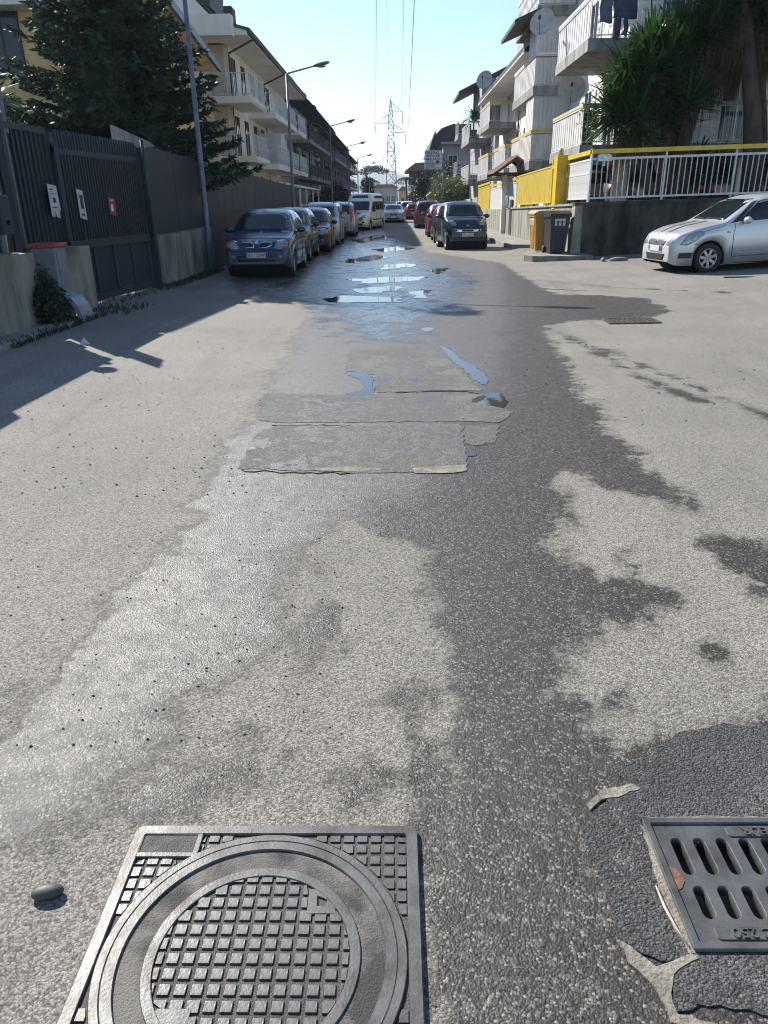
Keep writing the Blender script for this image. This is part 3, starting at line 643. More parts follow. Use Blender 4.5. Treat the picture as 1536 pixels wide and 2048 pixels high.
# three sheets of paper on the gate
def paper(y, z0, z1, wd, mat, label, rows, tear=False):
    o = thing('paper_notice', label, 'notice', (FX(y) + .03, y, z0)); x = FX(y) + .024
    pts = [(y - wd / 2, z1), (y + wd / 2 - .02, z1 - .03), (y + wd / 2 + .02, z0 + (.1 if tear else 0)), (y + wd / 2 - .03, z0 + (.13 if tear else .0)), (y + wd / 2 - .05, z0)] + ([(y, z0 + .02), (y - .02, z0 + .14), (y - .06, z0 + .02)] if tear else []) + [(y - wd / 2, z0 + .03)]
    MB().prism(pts, x, x + .004, 'x').build('sheet', mat, o)
    for (a, b, c, d) in rows: MB().box((x + .004, y - wd / 2 + a * wd, z0 + b * (z1 - z0)), (x + .006, y - wd / 2 + c * wd, z0 + d * (z1 - z0))).build('print', M_ink if mat is not M_pred else M_white, o)
M_paper = pm('paper', (.5, .51, .52), .8, scale=6); M_pred = pm('red_paper', (.34, .055, .05), .8, scale=6)
paper(12.5, 1.42, 1.92, .34, M_paper, 'torn white paper notice with lines of print stuck on the slatted fence', [(.15, .82, .5, .86), (.2, .7, .75, .72), (.35, .45, .65, .6), (.2, .3, .7, .33)], True)
paper(13.35, 1.38, 1.86, .27, M_paper, 'narrow white paper notice with a dark picture on the sliding gate', [(.3, .35, .8, .8), (.3, .12, .7, .2)])
paper(14.45, 1.42, 1.74, .32, M_pred, 'small red paper notice with pale print on the sliding gate', [(.25, .25, .6, .6), (.2, .8, .8, .85)])

# low concrete pieces and the meter cabinet
def block(y0, y1, z, d0, d1, label, name='concrete_pillar', mat=M_conc):
    o = fbox(MB(), y0, y1, -.05, z, d0, d1).build(name, mat, None, (FX(y0), y0, 0)); tag(o, label, 'pillar' if 'pillar' in name else 'wall')
block(9.2, 10.45, 1.02, .0, .35, 'stained low concrete wall block under the pedestrian gate', 'concrete_wall')
block(10.5, 10.95, 1.0, .0, .3, 'rounded dirty concrete pillar beside the ivy and the cabinet')
block(12.35, 12.72, 1.0, .0, .36, 'narrow weathered concrete pillar at the near end of the sliding gate')
cab = thing('meter_cabinet', 'grey street meter cabinet with a red cap and curved cable cover', 'cabinet', (-4.98, 11.25, 0))
MB().cbox((-5.22, 11.1, .06), (-4.86, 11.5, 1.06), .02).build('body', pm('cabinet_grey', (.17, .19, .22), .5, scale=4), cab)
MB().cbox((-5.25, 11.07, 1.06), (-4.83, 11.53, 1.11), .015).build('cap', pm('red_cap', (.36, .06, .03), .5, scale=5), cab)
MB().box((-4.862, 11.15, .2), (-4.852, 11.45, 1.0)).build('door', pm('cabinet_grey2', (.19, .21, .23), .5, scale=4), cab)
cc = MB(); prof = [(-4.86, .42), (-4.74, .36), (-4.66, .24), (-4.62, .1), (-4.61, 0)]
for (xa, za), (xb, zb) in zip(prof, prof[1:]): cc.add([(xa, 11.1, za), (xb, 11.1, zb), (xb, 11.52, zb), (xa, 11.52, za), (xa - .06, 11.1, za - .02), (xb - .06, 11.1, zb - .02), (xb - .06, 11.52, zb - .02), (xa - .06, 11.52, za - .02)], [(0, 1, 2, 3), (7, 6, 5, 4), (0, 4, 5, 1), (3, 2, 6, 7)], False)
cc.build('cable_cover', pm('light_grey', (.21, .24, .29), .45, scale=4), cab)
# tall slim post at the far end of the gate
gp2 = thing('gate_post', 'tall dark steel gate post between the sliding gate and the plain fence', 'gate post', (FX(16), 16, 0))
MB().box((FX(16) - .09, 15.9, -.02), (FX(16) + .1, 16.08, 2.62)).build('post', M_slate2, gp2); MB().tube([(FX(15.9) + .1, 15.88, 1.0), (FX(15.9) + .1, 15.88, 2.75)], .035, 10).build('tube', M_slate, gp2); MB().cbox((FX(16) - .1, 15.88, 2.62), (FX(16) + .1, 16.1, 2.72), .02).build('cap', M_galv, gp2)
# plain dark fence on a concrete wall, then on a brown one
o = fbox(MB(), 16.1, 20.2, -.05, (1.0, 1.06), -.1, .16).build('concrete_wall', M_conc, None, (FX(18), 18, 0)); tag(o, 'streaked grey concrete wall under the plain dark fence', 'wall')
o = fbox(MB(), 20.22, 40, -.05, (1.42, 1.35), -.12, .12).build('concrete_wall', pm('brown_wall', (.065, .045, .036), .9, scale=2, col2=(.04, .032, .028), streak=.4, bump=.3), None, (FX(30), 30, 0)); tag(o, 'long brown plastered wall behind the parked dark cars', 'wall')
pf = thing('sheet_fence', 'long dark sheet metal fence on the wall behind the parked cars', 'fence', (FX(28), 28, 0))
k = 0; y = 16.12
while y < 39.4:
    L_ = 1.98; fbox(MB(), y, y + L_ - .02, 1.02 if y < 20 else 1.38, (ftop(y), ftop(y + L_)), -.05, -.02).build('panel', M_slate2, pf)
    fbox(MB(), y + L_ - .03, y + L_ + .03, 1.0, ftop(y) + .02, -.10, -.051).build('post', M_slate, pf); y += L_
o = thing('white_board', 'dirty white board standing behind the plain dark fence', 'board', (-5.6, 17.5, 0))
MB().prism([(16.2, 2.62), (19.6, 2.55), (19.6, 2.72), (18.6, 2.9), (16.2, 3.05)], FX(17) - .62, FX(17) - .58, 'x').build('sheet', pm('dirty_white', (.30, .29, .27), .8, scale=2, col2=(.12, .12, .115), streak=.4), o)
for y in (16.5, 18.9): MB().bar((FX(17) - .65, y, -.05), (FX(17) - .65, y, 2.8), .06).build('post', M_wood, o)

# pavement along the fence
for a, b in ((7.5, 11.9), (12.5, 16.0), (16.3, 40)):
    s = MB(); d = .75 if a < 12 else (.9 if a < 16 else .55)
    fbox(s, a, b, -.06, .055 if a < 12 else .02, .0, d); struct(s.build('pavement', M_pave if a < 12 else M_patch)) if a < 12 else None
def leaf_quads(mb, c, rad, n, size, rnd, flat=0.0, asp=.5):
    for _ in range(n):
        while True:
            p = Vector((rnd.uniform(-1, 1), rnd.uniform(-1, 1), rnd.uniform(-1, 1)))
            if .15 < p.length <= 1: break
        p = Vector((c[0] + p.x * rad[0], c[1] + p.y * rad[1], c[2] + p.z * rad[2]))
        leaf(mb, p, Vector((rnd.gauss(0, 1), rnd.gauss(0, 1), rnd.gauss(0, 1) - flat)).normalized(), size * rnd.uniform(.6, 1.3), asp, rnd)
def leaf(mb, p, d, s, asp, rnd):
    u = d.cross(Vector((rnd.gauss(0, 1), rnd.gauss(0, 1), rnd.gauss(0, 1))))
    if u.length < 1e-3: u = Vector((1, 0, 0))
    u = u.normalized() * (s * asp / 2); t = d * s
    mb.add([p, p + t * .45 + u, p + t, p + t * .45 - u], [(0, 1, 2, 3)])
rnd = random.Random(11)
s = MB(); leaf_quads(s, (-4.95, 10.9, .25), (.22, .35, .38), 1500, .07, rnd); leaf_quads(s, (-5.05, 11.0, .5), (.12, .2, .35), 500, .06, rnd)
iv = thing('ivy_bush', 'dark ivy bush growing between the concrete pillar and the cabinet', 'bush', (-4.95, 10.9, 0)); s.build('foliage', M_leafd, iv)
MB().tube([(-4.95, 10.9, 0), (-4.98, 10.95, .4)], .015, 6).build('stem', M_bark, iv)
s = MB()
for _ in range(2600):
    y = rnd.uniform(9, 20); 
    if 12.8 < y < 15.9 and rnd.random() < .8: continue
    x = FX(y) + (rnd.uniform(.62, .85) if y < 12.4 else rnd.uniform(.05, .5)); h_ = rnd.uniform(.03, .12)
    if 11.9 < y < 13.2: x = FX(y) + rnd.uniform(.35, 1.2)
    p = Vector((x, y, 0)); d = Vector((rnd.gauss(0, .5), rnd.gauss(0, .5), 1)).normalized(); leaf(s, p, d, h_, .25, rnd)
stuff(s.build('weeds', M_grass))
s = thing('crumpled_litter', 'crumpled white scrap of plastic litter on the shaded driveway', 'litter', gp(168, 690))
MB().add([tuple(gp(168, 690) + Vector(v)) for v in ((-.06, 0, 0), (.05, -.03, .01), (.06, .05, .0), (0, .02, .09), (-.02, .07, .04))], [(0, 1, 3), (1, 2, 3), (2, 4, 3), (4, 0, 3), (0, 4, 2, 1)]).build('scrap', M_paper, s)

# ------------------------------------------------------------------ street lamps
LAMP_H = 6.55
pole_me = MB().tube([(0, 0, -.05), (0, 0, .9), (0, 0, .95), (0, 0, LAMP_H)], [.085, .08, .066, .048], 12).mesh('pole', M_galv)
arm_me = MB().tube([(0, 0, LAMP_H - .02), (.06, 0, LAMP_H + .03), (1.15, 0, LAMP_H + .27)], [.04, .036, .03], 8).mesh('arm', M_galv)
hd = MB(); hp = [(1.05, .035, .26), (1.2, .10, .29), (1.45, .14, .33), (1.7, .12, .38), (1.82, .05, .40)]
V_ = []
for x, r, z in hp:
    for j in range(10):
        t = 2 * math.pi * j / 10; V_.append((x, r * math.cos(t), LAMP_H + z + r * .62 * math.sin(t) * (1.0 if math.sin(t) > 0 else .75)))
hd.add(V_, [(i * 10 + j, i * 10 + (j + 1) % 10, (i + 1) * 10 + (j + 1) % 10, (i + 1) * 10 + j) for i in range(4) for j in range(10)] + [tuple(range(9, -1, -1)), tuple(range(40, 50))], True)
head_me = hd.mesh('lamp_head', pm('lamp_grey', (.12, .13, .15), .5, scale=5)); lens_me = MB().ell((1.47, 0, LAMP_H + .26), (.2, .09, .05), 10, 6).mesh('lens', M_lamp)
for i, (y, x) in enumerate(((19.4, -4.62), (35.5, -4.5), (59, -4.6), (80, -4.6), (101, -4.6), (121, -4.6), (147, -4.6))):
    lab = ['tall grey street lamp standing against the dark fence by the gate', 'grey street lamp in front of the white balconied apartment block'][i] if i < 2 else ['grey street lamp beside the weathered block with the dark balconies', 'slim street lamp past the weathered block', 'distant street lamp in front of the grimy grey block', 'distant street lamp next to the last grey block', 'tiny street lamp past the end of the grey blocks'][i - 2]
    t = thing('street_lamp', lab, 'street lamp', (x, y, 0), 0, 'street lamps along the road')
    if i == 0: t.rotation_euler = (0, 0, R(-8))
    for nm, me in (('pole', pole_me), ('arm', arm_me), ('lamp_head', head_me)):
        o = bpy.data.objects.new(nm, me); link(o, t)
        if nm == 'lamp_head': q_ = bpy.data.objects.new('lens', lens_me); link(q_, o)

# ------------------------------------------------------------------ fir tree behind the gate
def fir(loc, H, R0, z0, label, seed, dens=1.0):
    r_ = random.Random(seed); t = thing('fir_tree', label, 'tree', loc); L0 = Vector(loc)
    MB().tube([L0, L0 + Vector((.05, 0, H * .5)), L0 + Vector((0, .05, H))], [.2, .12, .02], 10).build('trunk', M_bark, t)
    br = MB(); nd = MB(); z = z0
    while z < H - .15:
        k = (z - z0) / (H - z0); rr = R0 * (1 - k) ** 1.0 * r_.uniform(.88, 1.08) + .12
        nb = max(5, int(12 * (1 - k * .5)))
        for i in range(nb):
            a = 2 * math.pi * i / nb + r_.uniform(-.3, .3); Ln = rr * r_.uniform(.75, 1.15); d = Vector((math.cos(a), math.sin(a), 0)); sd = Vector((-d.y, d.x, 0))
            zz = z + r_.uniform(-.12, .12)
            pts = [L0 + d * (Ln * q) + Vector((0, 0, zz - .10 * Ln * math.sin(q * 2.6) + .16 * Ln * max(0, q - .6))) for q in (0, .25, .5, .75, 1)]
            br.tube(pts, [.03, .022, .016, .01, .004], 4, False)
            q = .12
            while q < 1.0:
                j = min(3, int(q * 4)); fr_ = q * 4 - j; p = pts[j].lerp(pts[j + 1], fr_)
                tl = (.16 + .30 * (1 - q)) * min(1, Ln / 1.2 + .3)
                for s_ in (-1, 1):
                    td = (d * r_.uniform(.5, .9) + sd * s_ * r_.uniform(.6, 1) + Vector((0, 0, r_.uniform(-.15, .25)))).normalized()
                    for m in range(3):
                        pp = p + td * (tl * m / 3); dd = (td + Vector((r_.gauss(0, .35), r_.gauss(0, .35), r_.gauss(0, .35)))).normalized()
                        leaf(nd, pp, dd, .19 * r_.uniform(.8, 1.3), .36, r_)
                leaf(nd, p, (d + Vector((r_.gauss(0, .3), r_.gauss(0, .3), .5))).normalized(), .15, .35, r_)
                q += .085 / max(.4, Ln) / dens * 1.5
            leaf(nd, pts[-1] - d * .1, d, .28, .3, r_)
        z += .27 / dens
    br.build('branches', M_bark, t); nd.build('crown', M_fir, t); return t
fir((-7.05, 21.3, 0), 9.6, 3.05, 2.3, 'large dark fir tree rising behind the sliding gate', 5, 1.6)

# ------------------------------------------------------------------ yucca plants
def rosette(mb, dead, c, ax, n, L0, wd, r_, spread=1.25, droop=.5, ndead=0):
    ax = Vector(ax).normalized(); u = ax.cross(Vector((.3, .8, .1))).normalized(); v = ax.cross(u)
    for i in range(n):
        a = r_.uniform(0, 2 * math.pi); th = spread * math.sqrt(r_.random()) * 1.15
        d = (ax * math.cos(th) + (u * math.cos(a) + v * math.sin(a)) * math.sin(th)).normalized(); L_ = L0 * r_.uniform(.7, 1.15)
        s_ = d.cross(Vector((0, 0, 1))); s_ = (s_.normalized() if s_.length > .05 else u) ; s_ = (s_ + Vector((r_.gauss(0, .2), r_.gauss(0, .2), r_.gauss(0, .2)))).normalized()
        base = Vector(c) + d * .05 - ax * r_.uniform(0, .35)
        p1 = base + d * L_ * .45; p2 = base + d * L_ * .8 + Vector((0, 0, -droop * L_ * .10 * (1 + th))); p3 = base + d * L_ + Vector((0, 0, -droop * L_ * .28 * (1 + th)))
        w_ = wd / 2
        mb.add([base - s_ * w_ * .6, base + s_ * w_ * .6, p1 - s_ * w_, p1 + s_ * w_, p2 - s_ * w_ * .7, p2 + s_ * w_ * .7, p3], [(0, 1, 3, 2), (2, 3, 5, 4), (4, 5, 6)])
    for i in range(ndead):
        a = r_.uniform(0, 2 * math.pi); d = (u * math.cos(a) + v * math.sin(a)); b_ = Vector(c) - ax * r_.uniform(.1, .9); L_ = L0 * r_.uniform(.6, 1.2)
        q = b_ + d * .12 + Vector((0, 0, -.05)); e_ = b_ + d * r_.uniform(.08, .35) + Vector((0, 0, -L_)); s_ = d.cross(Vector((0, 0, 1))).normalized() * .014 if abs(d.z) < .95 else u * .014
        dead.add([b_ - s_, b_ + s_, q + s_, q - s_, e_], [(0, 1, 2, 3), (3, 2, 4)])
r_ = random.Random(21); yl = thing('yucca_plant', 'spiky green yucca lit by the sun between the fir trees and the fence', 'plant', (-8.9, 18.2, 0))
s = MB(); dd = MB(); tr = MB()
for (x, y, z) in ((-8.6, 18.0, 3.9), (-8.95, 18.3, 3.4), (-8.2, 17.6, 3.1)):
    rosette(s, dd, (x, y, z), (r_.gauss(0, .2), -.1, 1), 110, .75, .045, r_, 1.4, .5, 20); tr.tube([(x - .1, y, 0), (x, y, z * .5), (x, y, z)], [.09, .07, .05], 8)
s.build('leaves', M_yuc, yl); dd.build('dead_leaves', M_dead, yl); tr.build('trunk', M_bark, yl)
s = MB(); rb = random.Random(4)
for c in ((-7.9, 15.6, 2.7), (-7.3, 14.6, 2.5), (-8.4, 15.2, 3.1), (-7.6, 16.4, 2.6)): leaf_quads(s, c, (.55, .7, .6), 900, .09, rb)
sh = thing('garden_shrub', 'leafy garden shrub showing over the slatted fence', 'shrub', (-7.9, 15.4, 0)); s.build('foliage', M_leaf, sh); MB().tube([(-7.9, 15.4, 0), (-7.9, 15.5, 2.4)], .05, 6).build('stem', M_bark, sh)
# ================================================================== building helpers
def railing(mb, p, q, h, bar=.014, gap=.11, rail=.03, belly=0.0, out=(0, 0, 0)):
    """white baluster railing from p to q (base points); belly bows the balusters outwards"""
    p, q = Vector(p), Vector(q); L_ = (q - p).length; n = max(1, int(L_ / gap)); o = Vector(out)
    mb.bar(p + Vector((0, 0, h)), q + Vector((0, 0, h)), rail * 1.6, rail); mb.bar(p + Vector((0, 0, .08)), q + Vector((0, 0, .08)), rail, rail)
    for i in range(n + 1):
        b = p.lerp(q, i / n)
        if belly:
            mb.bar(b + Vector((0, 0, .08)), b + o * belly + Vector((0, 0, .3)), bar); mb.bar(b + o * belly + Vector((0, 0, .3)), b + Vector((0, 0, .62)), bar); mb.bar(b + Vector((0, 0, .62)), b + Vector((0, 0, h)), bar)
        else: mb.bar(b + Vector((0, 0, .08)), b + Vector((0, 0, h)), bar)
def edges(x0, x1, y0, y1): return {'w': ((x0, y1), (x0, y0), (-1, 0)), 'e': ((x1, y0), (x1, y1), (1, 0)), 's': ((x0, y0), (x1, y0), (0, -1)), 'n': ((x1, y1), (x0, y1), (0, 1))}
def balcony(root, x0, x1, y0, y1, z, sides, mslab, mrail, t=.22, h=1.0, belly=0.0, panel=None, panels='', cap=None, gap=.11, posts=False, rail_label=None):
    s = MB(); s.box((x0, y0, z - t), (x1, y1, z)); b = s.build('balcony', mslab, root)
    E = edges(x0 + .05, x1 - .05, y0 + .05, y1 - .05)
    for k in sides:
        (ax, ay), (bx, by), o = E[k]; r = MB()
        if k in panels:
            L_ = math.hypot(bx - ax, by - ay); n = max(1, int(L_ / .16))
            for i in range(n):            # ribbed sheet: one narrow strip after another, every other one set back
                d = .012 if i % 2 else 0; a_ = Vector((ax, ay, 0)).lerp(Vector((bx, by, 0)), i / n); c_ = Vector((ax, ay, 0)).lerp(Vector((bx, by, 0)), (i + .96) / n)
                ov = Vector((o[0], o[1], 0)) * (-d); r.bar(a_ + ov + Vector((0, 0, z + h * .5)), c_ + ov + Vector((0, 0, z + h * .5)), .02, h * .88)
            r.build('railing_panel', panel, b)
            [MB().bar((ax, ay, z + q_), (bx, by, z + q_), .05, .04).build('rail', mrail, b) for q_ in (h, .02)]
        else:
            railing(r, (ax, ay, z), (bx, by, z), h, gap=gap, belly=belly, out=(o[0], o[1], 0)); r.build('railing', mrail, b)
        if cap:
            c = MB(); c.bar((ax, ay, z + h + .07), (bx, by, z + h + .07), .07, .08); c.build('top_rail', cap, b)
    return b
def window(root, c, wd, ht, face, frame=None, pane=None, shutter=None, d=.05):
    """window standing proud of a wall; face 's','e','w' is the side it looks to"""
    frame = frame or M_white; pane = pane or M_wglass; f = MB(); p = MB(); x, y, z = c
    def bx(mb, a0, a1, z0, z1, d0, d1):
        if face == 's': mb.box((x + a0, y - d1, z + z0), (x + a1, y - d0, z + z1))
        elif face == 'e': mb.box((x + d0, y + a0, z + z0), (x + d1, y + a1, z + z1))
        else: mb.box((x - d1, y + a0, z + z0), (x - d0, y + a1, z + z1))
    w2, h2 = wd / 2, ht / 2; t = .06
    bx(f, -w2, w2, -h2, -h2 + t, -.02, d); bx(f, -w2, w2, h2 - t, h2, -.02, d); bx(f, -w2, -w2 + t, -h2 + t, h2 - t, -.02, d); bx(f, w2 - t, w2, -h2 + t, h2 - t, -.02, d); bx(f, -.025, .025, -h2 + t, h2 - t, -.02, d - .006)
    o = f.build('window', frame, root)
    bx(p, -w2 + t, -.03, -h2 + t, h2 - t, -.02, d - .025); bx(p, .03, w2 - t, -h2 + t, h2 - t, -.02, d - .025); p.build('pane', pane, o)
    if shutter:
        for sgn in (-1, 1):
            s = MB(); n = 9
            for i in range(n):
                zz = -h2 + .05 + i * (ht - .1) / n; bx(s, sgn * w2 * 1.5 - w2 / 2 + .01, sgn * w2 * 1.5 + w2 / 2 - .01, zz, zz + (ht - .1) / n * .8, -.01, d - .01 if i % 2 else d)
            s.build('shutter', shutter, o)
    return o

# ------------------------------------------------------------------ yellow house with the steep roof
hs = thing('yellow_house', 'yellow house with broad peach eaves and dark windows behind the fir tree', 'house', (-12, 33, 0))
MB().prism([(-8.35, 26.6), (-9.35, 39.6), (-26, 39.6), (-26, 26.6)], -.05, 7.5).build('wall', M_plasty, hs)
ro = MB().add([(-6.85, 25.6, 7.42), (-8.25, 40.4, 7.42), (-27, 40.4, 7.42), (-27, 25.6, 7.42), (-6.85, 25.6, 7.6), (-8.25, 40.4, 7.6), (-17, 40.4, 10.2), (-17, 25.6, 10.2), (-27, 40.4, 7.6), (-27, 25.6, 7.6)],
              [(3, 2, 1, 0), (0, 1, 5, 4), (4, 5, 6, 7), (7, 6, 8, 9), (0, 4, 7, 9, 3), (1, 2, 8, 6, 5)]).build('roof', M_roofd, hs)
MB().prism([(-6.95, 25.7), (-8.34, 40.2), (-9.3, 40.2), (-8.0, 25.7)], 7.36, 7.41).build('soffit', pm('peach_soffit', (.85, .68, .45), .8, scale=1), ro)
MB().add([(-6.80, 25.6, 7.36), (-8.2, 40.4, 7.36), (-8.3, 40.4, 7.36), (-6.9, 25.6, 7.36), (-6.80, 25.6, 7.62), (-8.2, 40.4, 7.62), (-8.3, 40.4, 7.62), (-6.9, 25.6, 7.62)], [(0, 3, 2, 1), (4, 5, 6, 7), (0, 1, 5, 4), (1, 2, 6, 5), (2, 3, 7, 6), (3, 0, 4, 7)]).build('gutter', M_galv, ro)
MB().box((-26, 25.75, 7.1), (-9.2, 26.6, 7.35)).build('cornice', M_white, hs)
for (px, py, wd, ht) in ((8, 88, 1.15, 1.9), (90, 58, .6, 1.4), (14, 250, 1.2, 1.5)):
    c = at_y(px, py, 26.6); window(hs, (c.x, 26.6, c.z), wd, ht, 's', M_shutter, M_wglass)

# ------------------------------------------------------------------ white apartment block with bowed balconies
b2 = thing('apartment_building', 'cream apartment block with white bowed balcony railings behind the fence', 'apartment building', (-10, 50, 0))
MB().box((-20, 44.0, -.05), (-8.5, 65.0, 9.0)).build('wall', M_plastc, b2)
MB().box((-10.6, 43.0, 2.7), (-9.3, 44.0, 9.0)).build('corner_wall', M_plastc, b2)
rw_ = MB().prism([(-20, 9.0), (-7.0, 9.0), (-7.0, 9.22), (-8.3, 9.45), (-9.9, 11.0), (-20, 11.4)], 41.2, 65.5, 'y').build('roof', M_plastc, b2)
MB().prism([(-6.9, 9.16), (-8.25, 9.5), (-9.9, 11.05), (-20, 11.45), (-20, 11.5), (-9.85, 11.15), (-8.2, 9.62), (-6.85, 9.28)], 41.15, 65.6, 'y').build('covering', M_roofg, rw_)
MB().box((-10.4, 40.6, 8.9), (-7.6, 41.19, 9.75)).build('fascia', M_plastc, rw_)
MB().prism([(-12.8, 11.1), (-8.7, 10.2), (-8.6, 11.3), (-12.8, 11.7)], 41.4, 44.4, 'y').build('dormer', M_roofg, rw_)
for y in (47, 52.5, 57.5): MB().cbox((-9.6, y, 10.3), (-8.7, y + 1.0, 11.4), .05).build('dormer', M_roofd, rw_)
MB().tube([(-6.95, 41.3, 9.1), (-6.95, 65.4, 9.1)], .07, 6).build('gutter', M_brown, rw_)
for y, z0 in ((43.6, 2.2), (54.5, 2.2)): MB().tube([(-6.95, y - 1.2, 9.0), (-8.35, y - .3, 8.6), (-8.40, y, 8.3), (-8.40, y, z0)], .05, 8).build('downpipe', M_brown, b2)
for z in (3.85, 6.55):
    bl = balcony(b2, -9.4, -7.15, 41.9, 46.5, z, 'se', M_plastc, M_rail, .3, 1.0, .10, gap=.13)
    c_ = MB(); c_.tube([(-7.2, 41.95, z - .15), (-7.2, 46.4, z - .15)], .14, 8); c_.build('slab_edge', M_plastc, bl)
    balcony(b2, -8.5, -6.9, 48.5, 58.5, z - .1, 'se', M_plastc, M_rail, .3, 1.0, .10, gap=.13)
    balcony(b2, -8.5, -6.9, 60, 64.5, z - .1, 'se', M_plastc, M_rail, .3, 1.0, .10, gap=.13)
    for y in (44.9, 47.6, 50.5, 53.2, 56.2, 62): window(b2, (-8.5, y, z + 1.05), 1.0, 2.0, 'e', M_wood, M_wglass)
    window(b2, (-10.6 - .6, 44.0, z + 1.2), .9, 1.5, 's', M_white, M_wglass, M_shutter)
    MB().box((-9.28, 42.95, z + .05), (-8.55, 43.95, z + 2.35)).build('recess_wall', pm('beige_plaster', (.50, .44, .34), .85, scale=1), b2)
MB().box((-8.46, 51.5, 3.8), (-7.1, 53.3, 5.6)).build('sun_screen', pm('pale_awning', (.55, .6, .64), .7, scale=2), b2)
MB().box((-8.45, 46, -.05), (-7.2, 58.4, 2.3)).build('lower_wall', M_plastc, b2)

# ------------------------------------------------------------------ darker blocks further along on the left
def left_block(y0, y1, eave, label, wallm, railm, slabm, nfl, step, seed, group=None):
    r_ = random.Random(seed); t = thing('apartment_building', label, 'apartment building', (-9, y0, 0))
    MB().box((-20, y0, -.05), (-8.3, y1, eave)).build('wall', wallm, t)
    o = MB().prism([(-20, eave), (-6.8, eave), (-6.8, eave + .18), (-8.2, eave + .5), (-9.6, eave + 1.7), (-20, eave + 2)], y0 - .8, y1 + .6, 'y').build('roof', M_roofd, t)
    y = y0 + 1
    while y < y1 - 2: MB().cbox((-9.3, y, eave + .8), (-8.2, y + 1.8, eave + 2.0), .06).build('dormer', M_roofd, o); y += step * 1.7
    MB().tube([(-6.75, y0 - .7, eave + .05), (-6.75, y1, eave + .05)], .08, 6).build('gutter', M_brown, o)
    for f_ in range(nfl):
        z = 3.6 + f_ * 2.75; y = y0 + .2
        while y < y1 - 3:
            L_ = min(step - .7, y1 - y); balcony(t, -8.3, -6.85, y, y + L_, z, 'se', slabm, railm, .28, .95, gap=.16)
            for k in range(2): window(t, (-8.3, y + L_ * (.3 + .4 * k), z + 1.05), 1.1, 2.0, 'e', M_wood, M_wglass)
            if r_.random() < .7:
                a = y + r_.uniform(.2, 1); s = MB().prism([(-8.28, z + 2.4), (-7.0, z + 1.9), (-7.0, z + 1.95), (-8.28, z + 2.46)], a, a + L_ * .5, 'y'); s.build('awning', pm('awning_cloth', (.18, .15, .12), .8, scale=2), t)
            if r_.random() < .6:
                s = MB(); leaf_quads(s, (-7.0, y + r_.uniform(.6, L_ - .6), z + 1.05), (.25, .9, .45), 160, .16, r_); s.build('balcony_plants', M_leafd, t)
            y += step
    for k in range(3):
        y = y0 + 1 + k * (y1 - y0 - 2) / 2; MB().tube([(-8.25, y, 0), (-8.25, y, eave)], .06, 6).build('downpipe', M_brown, t)
    MB().box((-8.28, y0 + .5, .0), (-8.2, y1 - .5, 2.3)).build('ground_floor_shutters', M_brown, t)
    return t
left_block(66.5, 92, 8.9, 'weathered apartment block with dark roof and dark balconies past the cream block', M_plastg, pm('dark_railing', (.10, .085, .08), .6, scale=6), M_slab, 2, 5.6, 1)
left_block(95, 122, 8.6, 'grimy grey apartment block further down the left of the street', pm('dark_plaster', (.20, .185, .17), .9, scale=1, col2=(.12, .115, .11)), M_slab, M_slab, 2, 5.2, 2)
left_block(124, 150, 8.0, 'last grey apartment block beside the row of far lamps', pm('dark_plaster2', (.24, .23, .22), .9, scale=1, col2=(.15, .15, .14)), M_slab, M_slab, 2, 6.2, 3)
# white entrance gate and pergola past the fence
t = thing('garden_pergola', 'white pergola and railings past the end of the dark fence', 'pergola', (-5.2, 46, 0))
for y in (41.5, 44.5, 48, 51.5):
    for x in (-6.4, -4.9): MB().bar((x, y, -.05), (x, y, 2.3), .08).build('post', M_white, t)
MB().prism([(-6.5, 2.3), (-4.8, 2.3), (-4.8, 2.36), (-6.5, 2.7)], 41.2, 51.8, 'y').build('roof', M_white, t)
s = MB(); railing(s, (-4.9, 41.5, .5), (-4.9, 51.5, .5), 1.0, .03, .25, .05); s.build('railing', M_rail, t)
o = MB().box((-5.0, 40.1, -.05), (-4.8, 75, .52)).build('low_wall', M_conc, None, (-4.9, 57, 0)); tag(o, 'low concrete garden wall under the white pergola', 'wall')
# plants against the far left blocks
for (x, y, h_, rx, lab) in ((-5.8, 64, 2.6, 1.0, 'round dark shrub between the pergola and the far lamps'), (-5.8, 73, 3.2, 1.2, 'tall dark shrub below the weathered balconies'), (-5.6, 88, 3.0, 1.2, 'wide dark shrub below the grimy grey block')):
    t = thing('garden_shrub', lab, 'shrub', (x, y, 0)); s = MB(); r_ = random.Random(int(y))
    for _ in range(9): leaf_quads(s, (x + r_.uniform(-.5, .5) * rx, y + r_.uniform(-3, 3), r_.uniform(.7, h_ - .4)), (.55 * rx, 1.1, .7), 240, .22, r_)
    s.build('foliage', M_leafd, t); MB().tube([(x, y, -.05), (x, y, h_ * .6)], .07, 6).build('stem', M_bark, t)
# ================================================================== RIGHT SIDE
WX = 5.1                                           # street face of the garden wall
# pavement and kerb past the bins, the plinth the bins stand on
pv = MB(); pv.prism([(4.05, 27.6), (5.12, 27.2), (5.12, 62), (4.0, 62)], -.05, .15); kerb_pave = struct(pv.build('pavement', M_pave))
y = 27.75
while y < 45:
    MB().cbox((3.93, y, -.05), (4.06, y + .97, .16), .015).build('kerb_stone', M_pave, kerb_pave); y += 1.0
rnd = random.Random(8)
pl = jag([(3.62, 21.9), (3.8, 21.55), (5.4, 21.3), (5.5, 23.3), (3.95, 23.5), (3.7, 22.8)], .15, .03, rnd)
struct(MB().prism(pl, -.05, .16).build('concrete_plinth', pm('mossy_plinth', (.26, .25, .21), .92, scale=4, col2=(.07, .085, .035), bump=.5, bscale=30), None))

